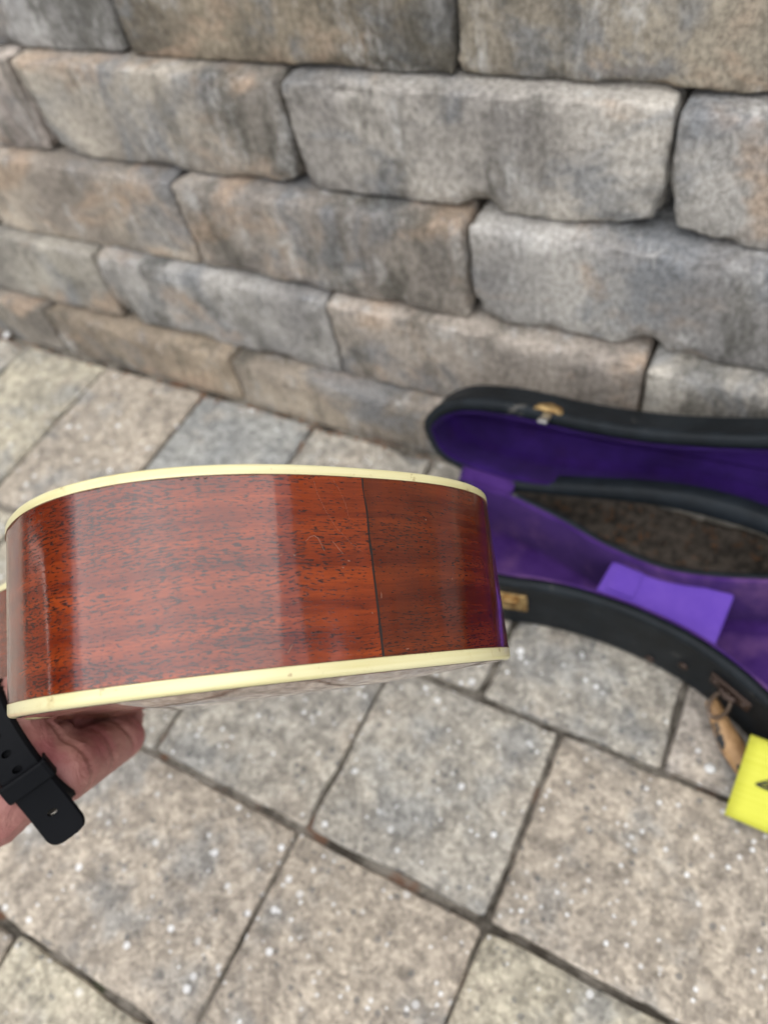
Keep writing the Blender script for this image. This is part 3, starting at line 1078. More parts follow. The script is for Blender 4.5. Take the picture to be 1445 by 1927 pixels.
def shell(out2d, F, depth, wall_t, rim_round, name, parent, floor_t=0.006, lin_rim=0.0015, lining=None):
    """tray with thick rim: F maps (x, v, d) to the case frame; d is depth behind the opening"""
    L = catmull([(x, v, 0) for x, v in out2d], 5, True)
    s = 1 if area(L) > 0 else -1

    def ring(off, d):
        return [F(p.x, p.y, d) for p in offset_loop(L, off * s)]
    # outer black cloth: bottom edge, outer wall, rim
    prof = [(0.012, depth), (0.004, depth - 0.0008), (0.0012, depth - 0.003), (0.0, depth - 0.007), (0.0, rim_round + 0.008), (-0.0012, rim_round + 0.006), (-0.0012, rim_round),
            (-0.0004, rim_round * 0.35), (0.001, 0.0), (wall_t - 0.001, 0.0), (wall_t, rim_round * 0.5), (wall_t, 0.006)]
    vs, fs = [], []
    n_ = len(L)
    for off, d in prof:
        vs += ring(off, d)
    for k in range(len(prof) - 1):
        for i in range(n_):
            j = (i + 1) % n_
            fs.append((k * n_ + i, k * n_ + j, (k + 1) * n_ + j, (k + 1) * n_ + i))
    fs.append(tuple(range(n_)))
    o1 = mesh_obj(name + '_shell', vs, fs, M_TOLEX, parent, True)
    # lining
    prof = [(wall_t - 0.0006, -lin_rim), (wall_t + 0.0012, -lin_rim - 0.0006), (wall_t + 0.0022, 0.0015), (wall_t + 0.0022, depth - floor_t - 0.008), (wall_t + 0.0038, depth - floor_t - 0.0025),
            (wall_t + 0.009, depth - floor_t)]
    vs, fs = [], []
    for off, d in prof:
        vs += ring(off, d)
    for k in range(len(prof) - 1):
        for i in range(n_):
            j = (i + 1) % n_
            fs.append((k * n_ + i, k * n_ + j, (k + 1) * n_ + j, (k + 1) * n_ + i))
    k = len(prof) - 1
    fs.append(tuple(range(k * n_, (k + 1) * n_)))
    o2 = mesh_obj(name + '_lining', vs, fs, lining, parent, True)
    for o_ in (o1, o2):
        for p in o_.data.polygons:
            if len(p.vertices) > 6:
                p.use_smooth = False
    # ngon floors: triangulate cleanly
        bm_ = bmesh.new()
        bm_.from_mesh(o_.data)
        bmesh.ops.triangulate(bm_, faces=[f for f in bm_.faces if len(f.verts) > 6])
        bmesh.ops.recalc_face_normals(bm_, faces=bm_.faces)
        bm_.to_mesh(o_.data)
        bm_.free()
    return o1, o2


FB = lambda x, v, d: Vector((x, v, BZ - d)) + CO
PHI = R(106)
HY, HZ = 0.385, 0.070
cph, sph = math.cos(PHI), math.sin(PHI)
FL = lambda x, v, d: Vector((x, HY - v * cph + d * sph, HZ + v * sph + d * cph)) + CO
bs, bl = shell(base_out, FB, BZ, 0.0065, 0.0025, 'base', case, lining=M_PURPLE)
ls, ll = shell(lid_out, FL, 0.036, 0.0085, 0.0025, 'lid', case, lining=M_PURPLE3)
bs['label'] = 'black cloth covered lower half of the case'
ll['label'] = 'dark purple lining inside the raised lid'

# thick black welt along the waist of the lid, hinge side
lo = [(-0.168, -0.0045), (-0.150, -0.001), (-0.122, 0.0052), (-0.092, 0.0122), (-0.064, 0.0182), (-0.030, 0.0229), (0.0, 0.0235), (0.034, 0.0212), (0.072, 0.0137), (0.105, 0.006), (0.135, 0.001)]
hi = [(-0.170, 0.0065), (-0.150, 0.0105), (-0.122, 0.0190), (-0.092, 0.0270), (-0.064, 0.0345), (-0.030, 0.0405), (0.0, 0.0420), (0.034, 0.0390), (0.072, 0.0300), (0.105, 0.019), (0.138, 0.008)]
lo = catmull([(a, b, 0) for a, b in lo], 6)
hi = catmull([(a, b, 0) for a, b in hi], 6)
vs, fs = [], []
for a, b in zip(lo, hi):
    b = lerp(a, b, 0.92)
    for q, d in ((a, 0.006), (a, -0.0008), (lerp(a, b, 0.08), -0.0024), (lerp(a, b, 0.5), -0.0030), (lerp(a, b, 0.92), -0.0024), (b, -0.0008), (b, 0.012)):
        vs.append(FL(q.x, q.y, d))
for i in range(len(lo) - 1):
    for k in range(6):
        fs.append((i * 7 + k, i * 7 + k + 1, (i + 1) * 7 + k + 1, (i + 1) * 7 + k))
fs.append(tuple(range(6, -1, -1)))
fs.append(tuple(range((len(lo) - 1) * 7, len(lo) * 7)))
mesh_obj('lid_welt', vs, fs, M_TOLEX, case, True)

# hinge cloth at the head end
vs, fs = [], []
XS = [-0.216 + 0.050 * k / 8 for k in range(9)]
for x in XS:
    for t in range(5):
        tt = t / 4
        a = FB(x, 0.3735, 0.004)
        b = FL(x, 0.0085, 0.004)
        p = lerp(a, b, tt) + Vector((0, -0.002 * math.sin(math.pi * tt), -0.001 * math.sin(math.pi * tt)))
        vs.append(p)
for i in range(8):
    for t in range(4):
        fs.append((i * 5 + t, i * 5 + t + 1, (i + 1) * 5 + t + 1, (i + 1) * 5 + t))
hc = mesh_obj('hinge_cloth', vs, fs, M_PURPLE, case, True)
sol = hc.modifiers.new('thickness', 'SOLIDIFY')
sol.thickness = 0.002

# accessory compartment across the neck
bmx = bmesh.new()
L = [(-0.072, 0.311), (0.026, 0.3045), (0.0255, 0.355), (-0.002, 0.3515), (-0.029, 0.3455), (-0.050, 0.347), (-0.068, 0.349)]
L = [(-0.073, 0.3105), (-0.03, 0.3095), (0.022, 0.302), (0.0255, 0.3525), (-0.002, 0.3495), (-0.03, 0.3455), (-0.068, 0.3495)]
tp = [bmx.verts.new(Vector((x, y, 0.058)) + CO) for x, y in L]
bt = [bmx.verts.new(Vector((x, y, 0.007)) + CO) for x, y in L]
bmx.faces.new(tp); bmx.faces.new(bt[::-1])
for k in range(len(L)):
    bmx.faces.new((tp[k], bt[k], bt[(k + 1) % len(L)], tp[(k + 1) % len(L)]))
bmesh.ops.bevel(bmx, geom=[e for e in bmx.edges], offset=0.0015, segments=2, affect='EDGES')
box = bm_obj('accessory_box', bmx, M_PURPLE2, case)
box['label'] = 'bright purple felt compartment lid'
bmx = bmesh.new()
bevel_box(bmx, Matrix.Translation(Vector((-0.054, 0.3335, 0.0588)) + CO) @ Matrix.Rotation(R(-4), 4, 'Z'), 0.022, 0.026, 0.0016, 0.0006)
bm_obj('pull_tab', bmx, M_PURPLE2, box, True)

# latches: plate and hook on the lid, keeper on the base
def frame(o_, ax, ay, az):
    M_ = Matrix((ax.normalized(), ay.normalized(), az.normalized())).transposed().to_4x4()
    M_.translation = o_
    return M_


vdir = Vector((0, -cph, sph))
ddir = Vector((0, sph, cph))
xd_ = Vector((1, 0, 0))
pl = FL(-0.146, 0.0800, 0.010)
bmx = bmesh.new()
prof = [(-0.0115, 0.000), (-0.0115, 0.004), (-0.008, 0.009), (-0.004, 0.0105), (0, 0.0125), (0.004, 0.0105), (0.008, 0.009), (0.0115, 0.004), (0.0115, 0.0)]
zt0 = [bmx.verts.new(pl + xd_ * x + ddir * y + vdir * 0.0016 - ddir * 0.008) for x, y in prof]
zb0 = [bmx.verts.new(pl + xd_ * x + ddir * y - vdir * 0.0006 - ddir * 0.008) for x, y in prof]
bmx.faces.new(zt0); bmx.faces.new(zb0[::-1])
for k in range(len(prof)):
    bmx.faces.new((zt0[k], zb0[k], zb0[(k + 1) % len(prof)], zt0[(k + 1) % len(prof)]))
latch = bm_obj('lid_latch', bmx, M_BRASS, case)
bmx = bmesh.new()
tube(bmx, [pl - ddir * 0.006 - xd_ * 0.008 + vdir * 0.002, pl - ddir * 0.006 + xd_ * 0.008 + vdir * 0.002], 0.0016, 8)
bm_obj('hinge_pin', bmx, M_BRASS, latch)
bmx = bmesh.new()
bevel_box(bmx, frame(pl - ddir * 0.014 - vdir * 0.0015 + xd_ * 0.0005, xd_, ddir, vdir), 0.0075, 0.014, 0.0022, 0.0009)
tube(bmx, [pl - ddir * 0.020 - vdir * 0.0015 - xd_ * 0.003, pl - ddir * 0.020 - vdir * 0.0015 + xd_ * 0.004], 0.0022, 8)
bm_obj('hook', bmx, M_STEEL, latch)
bmx = bmesh.new()
n2 = Vector((0.2, -0.98, 0)).normalized()
t2 = Vector((0.98, 0.2, 0)).normalized()
pb = FB(-0.134, 0.2925, 0.029)
bevel_box(bmx, frame(pb, t2, Vector((0, 0, 1)), n2), 0.026, 0.024, 0.003, 0.0008)
bl_ = bm_obj('base_latch', bmx, M_BRASS, case)
bmx = bmesh.new()
bevel_box(bmx, frame(pb + n2 * 0.003 + Vector((0, 0, 0.005)), t2, Vector((0, 0, 1)), n2), 0.013, 0.007, 0.005, 0.001)
bm_obj('keeper', bmx, M_BRASS, bl_)

# handle: leather grip lying on the paving, hung from two rings on brackets
def front_wall(x):
    best = None
    Lc = catmull([(a, b, 0) for a, b in base_out], 8, True)
    for i, p in enumerate(Lc):
        if p.y < 0.32 and (best is None or abs(p.x - x) < abs(best[0].x - x)):
            t = (Lc[(i + 1) % len(Lc)] - Lc[i - 1]).normalized()
            best = (p, t)
    p, t = best
    nn = Vector((t.y, -t.x, 0))
    return Vector((p.x, p.y, 0)), t, nn


handle = empty('handle', (0, 0, 0))
handle.parent = case
M_DARKM = mat_plain("rusted_bracket_metal", (0.07, 0.045, 0.035), 0.45, metal=0.6)
M_RING = mat_plain("dull_ring_metal", (0.24, 0.18, 0.14), 0.35, metal=0.9)
for xx, sgn in ((0.040, 1), (0.165, -1)):
    p, t, nn = front_wall(xx)
    p = p + CO + Vector((0, 0, 0.044))
    bmx = bmesh.new()
    bevel_box(bmx, frame(p + nn * 0.0012, t, Vector((0, 0, 1)), nn), 0.034, 0.013, 0.003, 0.001)
    for k in (-0.012, 0.012):
        tube(bmx, [p + t * k + nn * 0.001, p + t * k + nn * 0.004], [0.0035, 0.002], 10)
    tube(bmx, [p + t * a + nn * b for a, b in ((-0.006, 0.002), (-0.005, 0.005), (0, 0.0065), (0.005, 0.005), (0.006, 0.002))], 0.0026, 8)
    bm_obj('bracket', bmx, M_DARKM, handle, True)
    bmx = bmesh.new()
    cen = p + nn * 0.010 + Vector((0, 0, -0.011))
    up2 = (Vector((0, 0, 1)) - nn * 0.55).normalized()
    pts = [cen + up2 * (0.013 * math.cos(a)) + t * (0.0065 * math.sin(a)) for a in [2 * math.pi * k / 20 for k in range(21)]]
    tube(bmx, pts, 0.0016, 8, False)
    bm_obj('ring', bmx, M_RING, handle, True)
# grip path
p0, t0, n0 = front_wall(0.040)
p1, t1, n1 = front_wall(0.165)
g0 = at_z(1338, 1318, 0.020)
g1 = at_z(1362, 1375, 0.014)
g2 = at_z(1395, 1432, 0.009)
gp = [g0, g1, g2, Vector((0.088, 0.228, 0.0075)), Vector((0.115, 0.212, 0.0075)), Vector((0.142, 0.204, 0.008)), Vector((0.160, 0.208, 0.018))]
gp = catmull([p + CO for p in gp], 8)
rad = []
for i in range(len(gp)):
    t = i / (len(gp) - 1)
    f = min(1.0, 0.55 + 1.9 * min(t, 1 - t))
    rad.append((0.0095 * f, 0.0070 * f))
bmx = bmesh.new()
tube(bmx, gp, rad, 14)
bm_obj('grip', bmx, M_HANDLE, handle, True)
# corner rivets on the side
for xx, z in ((0.008, 0.030), (-0.02, 0.012)):
    p, t, nn = front_wall(xx)
    bmx = bmesh.new()
    q = p + CO + Vector((0, 0, z))
    tube(bmx, [q - nn * 0.001, q + nn * 0.0012, q + nn * 0.002], [0.0042, 0.0038, 0.0018], 12)
    bm_obj('rivet', bmx, M_DARKM, case, True)

# ------------------------------------------------------------------ yellow note leaning on the handle
c00 = at_z(1362, 1533, 0.0165)
c01 = at_z(1412, 1382, 0.047)
ex = (at_z(1445, 1570, 0.0165) - c00).normalized()
vs, fs = [], []
NX, NY = 8, 8
for i in range(NX + 1):
    for j in range(NY + 1):
        u, v = i / NX, j / NY
        p = lerp(c00, c01, v) + ex * (0.076 * u)
        p.z += 0.0022 * math.sin(math.pi * v) * (0.4 + 0.6 * u) + 0.0015 * math.sin(u * 2.4)
        vs.append(p - c00)
for i in range(NX):
    for j in range(NY):
        a = i * (NY + 1) + j
        fs.append((a, a + NY + 1, a + NY + 2, a + 1))
note = mesh_obj('paper_note', vs, fs, M_NOTE, None, True)
note.location = c00
sol = note.modifiers.new('thickness', 'SOLIDIFY')
sol.thickness = 0.0003
tag(note, 'bright yellow paper note with black ink mark leaning on the case handle', 'note')


def note_pt(u, v, o=0.0012):
    p = lerp(c00, c01, v) + ex * (0.076 * u) - c00
    p.z += 0.0022 * math.sin(math.pi * v) * (0.4 + 0.6 * u) + 0.0015 * math.sin(u * 2.4)
    nn = ex.cross(c01 - c00).normalized()
    if nn.z < 0:
        nn = -nn
    return p + nn * o


bmx = bmesh.new()
rj = random.Random(4)
strokes = [[(0.16, 0.47), (0.23, 0.545), (0.30, 0.60), (0.36, 0.62)], [(0.16, 0.47), (0.22, 0.46), (0.30, 0.47), (0.38, 0.50)],
           [(0.18, 0.48), (0.25, 0.52), (0.32, 0.56), (0.40, 0.58)], [(0.20, 0.465), (0.27, 0.49), (0.35, 0.53)], [(0.23, 0.53), (0.27, 0.49), (0.32, 0.47)],
           [(0.27, 0.58), (0.30, 0.52), (0.36, 0.48)], [(0.32, 0.60), (0.40, 0.66), (0.50, 0.68), (0.60, 0.62)], [(0.38, 0.50), (0.48, 0.46), (0.58, 0.50), (0.60, 0.62)]]
for st in strokes:
    pts = catmull([(a, b, 0) for a, b in st], 5)
    tube(bmx, [note_pt(p.x, p.y, 0.0006) for p in pts], [(0.0007, 0.0003)] * len(pts), 6)
mk = bm_obj('ink_mark', bmx, M_INK, note)

# ------------------------------------------------------------------ person: left hand and forearm
W0 = Vector((-0.173, 0.115, 0.365))                 # wrist, view frame
dH = Vector((0.05, -0.20, 0.975)).normalized()
tH = Vector((-0.62, -0.74, 0.0))
tH = (tH - dH * tH.dot(dH)).normalized()
nH = dH.cross(tH).normalized()
aF = Vector((0.80, -0.55, 0.25)).normalized()        # forearm axis
xF = Vector((0.57, 0.80, 0.05))
xF = (xF - aF * xF.dot(aF)).normalized()             # towards the little finger side
nF = xF.cross(aF).normalized()
if nF.z > 0:
    nF = -nF


def h2w(d, t, n_):
    q = W0 + dH * d + tH * t + nH * n_
    return CAM + cv(q.x, q.y, q.z)


def f2w(a, x, n_):
    q = W0 + aF * a + xF * x + nF * n_
    return CAM + cv(q.x, q.y, q.z)


def wdir(v):
    return cv(v.x, v.y, v.z).normalized()


bmp = bmesh.new()


def ball(c, axes, radii):
    M_ = Matrix((axes[0] * radii[0], axes[1] * radii[1], axes[2] * radii[2])).transposed().to_4x4()
    M_.translation = c
    bmesh.ops.create_icosphere(bmp, subdivisions=2, radius=1.0, matrix=M_)


I3 = (Vector((1, 0, 0)), Vector((0, 1, 0)), Vector((0, 0, 1)))


def limb(p, q, r0, r1, n_=9, axes=I3):
    for i in range(n_):
        t = i / (n_ - 1)
        a = lerp(Vector(r0) if hasattr(r0, '__len__') else Vector((r0, r0, r0)), Vector(r1) if hasattr(r1, '__len__') else Vector((r1, r1, r1)), t)
        ball(lerp(p, q, t), axes, a)


fa = (wdir(aF), wdir(xF), wdir(nF))
ha = (wdir(dH), wdir(tH), wdir(nH))
# forearm and upper arm
limb(f2w(0.0, 0, -0.004), f2w(-0.025, 0.0005, -0.004), (0.02, 0.0292, 0.0212), (0.024, 0.0325, 0.0235), 5, fa)
limb(f2w(-0.025, 0.0005, -0.004), f2w(-0.11, 0, -0.006), (0.024, 0.0325, 0.0235), (0.03, 0.037, 0.030), 9, fa)
limb(f2w(-0.11, 0, -0.006), f2w(-0.24, -0.006, -0.012), (0.03, 0.037, 0.030), (0.038, 0.042, 0.038), 9, fa)
elbow = f2w(-0.245, -0.006, -0.014)
shoulder = CAM + cv(-0.36, 0.10, -0.10)
limb(elbow, shoulder, 0.040, 0.050, 14)
# wrist turning into the palm
limb(f2w(0.0, 0, -0.004), h2w(0.016, -0.001, -0.002), (0.020, 0.0292, 0.0212), (0.020, 0.0300, 0.019), 6, fa)
MC = [(0.018, 0.025, 0.088), (0.007, 0.0115, 0.092), (-0.007, -0.0095, 0.087), (-0.0195, -0.029, 0.078)]
for (ta, tb, L_) in MC:
    limb(h2w(0.005, ta, -0.003), h2w(L_, tb, 0.0), 0.0145, 0.0115, 9)
limb(h2w(0.008, -0.020, 0.005), h2w(0.058, -0.032, 0.006), 0.0165, 0.0135, 9)     # little finger pad
limb(h2w(0.010, 0.016, 0.008), h2w(0.050, 0.021, 0.014), 0.0165, 0.0145, 9)       # thumb pad
limb(h2w(0.050, 0.021, 0.014), h2w(0.085, 0.023, 0.017), 0.0135, 0.0105, 8)
limb(h2w(0.085, 0.023, 0.017), h2w(0.113, 0.018, 0.022), 0.0100, 0.0085, 7)
FG = [((0.025, 0.088), (0.042, 0.025, 0.020), 0.0092), ((0.0115, 0.092), (0.046, 0.029, 0.021), 0.0094), ((-0.0095, 0.087), (0.043, 0.027, 0.020), 0.0090), ((-0.029, 0.078), (0.034, 0.020, 0.018), 0.0080)]
for (tb, L_), ph, r_ in FG:
    d_, n_, ang = L_, 0.0, 0.0
    for k, (ln, bend) in enumerate(zip(ph, (6, 16, 14))):
        ang += R(bend)
        d2, n2_ = d_ + ln * math.cos(ang), n_ + ln * math.sin(ang)
        limb(h2w(d_, tb, n_), h2w(d2, tb, n2_), r_ * (1 - 0.1 * k), r_ * (0.92 - 0.12 * k), 7)
        d_, n_ = d2, n2_
me = bpy.data.meshes.new('person')
bmp.to_mesh(me)
bmp.free()
tmp = bpy.data.objects.new('tmp_person', me)
COL.objects.link(tmp)
md = tmp.modifiers.new('remesh', 'REMESH')
md.mode = 'VOXEL'
md.voxel_size = 0.0017
md2 = tmp.modifiers.new('smooth', 'SMOOTH')
md2.factor = 0.5
md2.iterations = 7
bpy.context.view_layer.update()
dg = bpy.context.evaluated_depsgraph_get()
me2 = bpy.data.meshes.new_from_object(tmp.evaluated_get(dg))
bpy.data.objects.remove(tmp)
CREASES = [([(0.088, 0.020), (0.066, 0.006), (0.040, -0.002), (0.016, -0.001)], 0.0030, 0.0026),
           ([(0.006, 0.034), (0.009, 0.0), (0.006, -0.034)], 0.0014, 0.0016),
           ([(0.078, 0.002), (0.068, -0.016), (0.066, -0.034), (0.072, -0.052)], 0.0034, 0.0028),
           ([(0.050, -0.010), (0.046, -0.028), (0.050, -0.052)], 0.0016, 0.0020),
           ([(0.030, -0.016), (0.026, -0.034), (0.030, -0.052)], 0.0010, 0.0018)]
W0w, dHw, tHw, nHw = h2w(0, 0, 0), wdir(dH), wdir(tH), wdir(nH)
for v in me2.vertices:
    q = v.co - W0w
    dd_, tt_, nn_ = q.dot(dHw), q.dot(tHw), q.dot(nHw)
    if not (-0.01 < dd_ < 0.11 and abs(tt_) < 0.07 and nn_ > -0.012):
        continue
    push = 0.0
    for path, dep_, wid_ in CREASES:
        for (a0, b0), (a1, b1) in zip(path, path[1:]):
            ux, uy = a1 - a0, b1 - b0
            t_ = max(0, min(1, ((dd_ - a0) * ux + (tt_ - b0) * uy) / (ux * ux + uy * uy)))
            r2 = (dd_ - a0 - ux * t_) ** 2 + (tt_ - b0 - uy * t_) ** 2
            push = max(push, dep_ * math.exp(-r2 / (wid_ * wid_)))
    if push > 1e-5:
        v.co = v.co - nHw * push * min(1.0, (nn_ + 0.012) / 0.008)
for p in me2.polygons:
    p.use_smooth = True
me2.materials.clear()
me2.materials.append(M_SKIN)
me2.name = 'person'
person = bpy.data.objects.new('person', me2)
COL.objects.link(person)
tag(person, 'bare forearm and palm of a person reaching in to hold the ukulele', 'person')
# short sleeve on the upper arm
bmx = bmesh.new()
sl = [lerp(elbow, shoulder, t) for t in (0.50, 0.62, 0.75, 0.88, 1.0, 1.06, 1.09)]
tube(bmx, sl, [0.058, 0.060, 0.061, 0.062, 0.060, 0.048, 0.02], 24)
bm_obj('sleeve', bmx, M_SLEEVE, person, True)

# ------------------------------------------------------------------ wristwatch
watch = empty('wristwatch', f2w(0, 0, 0))
tag(watch, 'black rubber watch strap with holes and keeper loop on the wrist', 'watch')
wi = watch.matrix_world.inverted()
WL = Matrix.Translation(-watch.location)


def strap_mesh(name, centres, wdirs, halfw, thick, ndirs, parent, tip=False, mat=M_RUBBER):
    """flat band: for each centre a cross section halfw wide along wdirs and thick along ndirs"""
    vs, fs = [], []
    n_ = len(centres)
    r_ = min(thick * 0.45, 0.0012)
    for c_, w_, h_, nn in zip(centres, wdirs, halfw, ndirs):
        t2_ = thick / 2
        for a, b in ((-h_, -t2_ + r_), (-h_, t2_ - r_), (-h_ + r_, t2_), (h_ - r_, t2_), (h_, t2_ - r_), (h_, -t2_ + r_), (h_ - r_, -t2_), (-h_ + r_, -t2_)):
            vs.append(WL @ (c_ + w_ * a + nn * b))
    for i in range(n_ - 1):
        for k in range(8):
            fs.append((i * 8 + k, i * 8 + (k + 1) % 8, (i + 1) * 8 + (k + 1) % 8, (i + 1) * 8 + k))
    fs.append(tuple(range(7, -1, -1)))
    fs.append(tuple(range((n_ - 1) * 8, n_ * 8)))
    return mesh_obj(name, vs, fs, mat, parent)


A_, X_, N_ = fa
WC = f2w(0.0025, 0, -0.004)


def ring_pt(ang, rx, rn):
    return WC + X_ * (rx * math.cos(ang)) + N_ * (rn * math.sin(ang)), (X_ * (math.cos(ang) / rx) + N_ * (math.sin(ang) / rn)).normalized()


# band right round the wrist
cs, ws, hw, ns = [], [], [], []
for k in range(49):
    p, nn = ring_pt(2 * math.pi * k / 48, 0.0312, 0.0232)
    cs.append(p); ns.append(nn); ws.append(A_); hw.append(0.0098)
band = strap_mesh('band', cs, ws, hw, 0.0026, ns, watch)
# free end lying over it and sticking out past the wrist
pth, ns = [], []
for k in range(29):
    p, nn = ring_pt(R(205 - (205 - 66) * k / 28), 0.0342, 0.0262)
    pth.append(p); ns.append(nn)
t_end = (pth[-1] - pth[-2]).normalized()
for k in range(1, 46):
    f = k / 45
    pth.append(pth[28] + t_end * (0.0300 * f) + ns[28] * (0.004 * f * f))
    ns.append((ns[28] - t_end * 0.2 * f).normalized())
cs, ws, hw = [], [], []
Ltot = sum((b - a).length for a, b in zip(pth, pth[1:]))
acc = 0
for i, p in enumerate(pth):
    if i:
        acc += (p - pth[i - 1]).length
    rest = Ltot - acc
    h_ = 0.0095
    if rest < 0.0065:
        h_ = 0.0095 * (0.5 + 0.5 * math.sqrt(max(0, 1 - (1 - rest / 0.0065) ** 2.4)))
    cs.append(p); ws.append(A_); hw.append(h_)
tail = strap_mesh('strap_end', cs, ws, hw, 0.0024, ns, watch)


def along(x):
    """index on the free end at an offset across the wrist"""
    return min(range(len(pth)), key=lambda q: abs((pth[q] - WC).dot(X_) - x) + (0 if (pth[q] - WC).dot(N_) > 0 else 1))


# punched holes
bmx = bmesh.new()
for hx_ in (-0.0125, -0.0040, 0.0042, 0.0295):
    j = along(hx_)
    t_ = (pth[min(j + 1, len(pth) - 1)] - pth[j - 1]).normalized()
    M_ = frame(WL @ (pth[j] + t_ * (hx_ - (pth[j] - WC).dot(X_))), A_, t_, A_.cross(t_))
    bmesh.ops.create_cone(bmx, cap_ends=True, radius1=0.0018, radius2=0.0018, depth=0.010, segments=16, matrix=M_ @ Matrix.Diagonal((1.3, 0.9, 1, 1)))
cut = bm_obj('cutter', bmx)
cut.parent = watch
bo = tail.modifiers.new('holes', 'BOOLEAN')
bo.object = cut
bo.operation = 'DIFFERENCE'
bo.solver = 'EXACT'
bpy.context.view_layer.update()
dg = bpy.context.evaluated_depsgraph_get()
m3 = bpy.data.meshes.new_from_object(tail.evaluated_get(dg))
tail.modifiers.clear()
tail.data = m3
bpy.data.objects.remove(cut)
# keeper loop
j = along(0.0125)
kc, kw, kn = pth[j], A_, ns[j]
kt = kw.cross(kn).normalized()
bmx = bmesh.new()
loop = [(-0.0113, -0.005), (-0.0117, 0.001), (-0.0110, 0.0024), (-0.0094, 0.0031), (0, 0.0034), (0.0094, 0.0031), (0.0110, 0.0024), (0.0117, 0.001), (0.0113, -0.005)]
rings = []
for s_ in (-1, -0.8, 0.8, 1):
    off = 0.0 if abs(s_) < 0.9 else -0.0007
    rings.append([bmx.verts.new(WL @ (kc + kw * a + kn * (b + off) + kt * (s_ * 0.0046))) for a, b in loop])
inn = []
for s_ in (-1, 1):
    inn.append([bmx.verts.new(WL @ (kc + kw * (a * 0.88) + kn * (b - 0.002) + kt * (s_ * 0.0046))) for a, b in loop])
for q in range(3):
    for k in range(len(loop) - 1):
        bmx.faces.new((rings[q][k], rings[q][k + 1], rings[q + 1][k + 1], rings[q + 1][k]))
for k in range(len(loop) - 1):
    bmx.faces.new((rings[0][k + 1], rings[0][k], inn[0][k], inn[0][k + 1]))
    bmx.faces.new((rings[3][k], rings[3][k + 1], inn[1][k + 1], inn[1][k]))
    bmx.faces.new((inn[0][k + 1], inn[0][k], inn[1][k], inn[1][k + 1]))
bm_obj('keeper_loop', bmx, M_RUBBER, watch)
# watch body on the back of the wrist
bmx = bmesh.new()
bevel_box(bmx, frame(WL @ f2w(0.0, 0, -0.0335), X_, A_, N_), 0.036, 0.040, 0.010, 0.003, 3)
bm_obj('watch_body', bmx, M_RUBBER, watch, True)

# ------------------------------------------------------------------ small things on the paving
def pebble(px, py, r_, label, seed):
    c_ = at_z(px, py, r_ * 0.4)
    bmx = bmesh.new()
    bmesh.ops.create_icosphere(bmx, subdivisions=2, radius=1.0)
    for v in bmx.verts:
        f = 1 + 0.25 * noise.noise(v.co * 1.4 + Vector((seed, 0, 0)))
        v.co = Vector((v.co.x * r_ * 1.25 * f, v.co.y * r_ * f, v.co.z * r_ * 0.6 * f))
    o_ = bm_obj('pebble', bmx, M_PEBBLE, None, True)
    o_.location = (c_.x, c_.y, r_ * 0.45)
    o_.rotation_euler = (0, 0, seed)
    tag(o_, label, 'pebble', 'white chips on the patio')


pebble(1336, 1446, 0.0036, 'white stone chip on the paver between case handle and joint', 0.4)
pebble(14, 630, 0.0045, 'larger white chip at the foot of the wall, far left', 1.9)
pebble(266, 1393, 0.0032, 'small white chip in the joint just right of the hand', 2.7)

rj = random.Random(11)
vs, fs = [], []
def flake(x, y, z, s_):
    a = rj.uniform(0, 6.28)
    k0 = len(vs)
    tilt = rj.uniform(-0.6, 0.6)
    L_, W_ = s_ * rj.uniform(0.8, 1.6), s_ * rj.uniform(0.3, 0.6)
    for (u, v) in ((-1, 0), (-0.3, 0.9), (0.5, 0.8), (1, 0), (0.5, -0.8), (-0.3, -0.9)):
        px_, py_ = u * L_, v * W_
        X = px_ * math.cos(a) - py_ * math.sin(a)
        Y = px_ * math.sin(a) + py_ * math.cos(a)
        Z = abs(v) * W_ * 0.5 + tilt * px_ * 0.5
        vs.append((x + X, y + Y, z + Z + s_ * 0.45))
        vs.append((x + X, y + Y, z + Z + s_ * 0.45 - 0.0006))
    fs.append(tuple(k0 + 2 * i for i in range(6)))
    fs.append(tuple(k0 + 2 * i + 1 for i in range(5, -1, -1)))
    for i in range(6):
        j_ = (i + 1) % 6
        fs.append((k0 + 2 * i, k0 + 2 * i + 1, k0 + 2 * j_ + 1, k0 + 2 * j_))


for k in range(420):
    x = rj.uniform(-1.0, 0.35)
    if -0.62 < x < -0.42 or -0.12 < x < 0.1:
        wgt = 0.95
    else:
        wgt = 0.35
    if rj.random() > wgt:
        continue
    yy = 0.446 - abs(rj.gauss(0, 0.010 if x < -0.2 else 0.022))
    flake(x, yy, -0.003, rj.uniform(0.0012, 0.0034))
for (y0, xlo, xhi) in ((0.066, -0.37, 0.15), (-0.092, -0.6, -0.2), (0.2196, -0.12, 0.06)):
    for k in range(36):
        flake(rj.uniform(xlo, xhi), y0 + rj.gauss(0, 0.0012), -0.009, rj.uniform(0.0010, 0.0022))
for k in range(170):
    flake(rj.uniform(-0.19, 0.12), rj.uniform(0.395, 0.445), 0.008, rj.uniform(0.001, 0.003))
lit = mesh_obj('leaf_litter', vs, fs, M_LEAF)
tag(lit, 'brown dry leaf bits along the foot of the wall and in joints', 'leaf litter', kind='stuff')

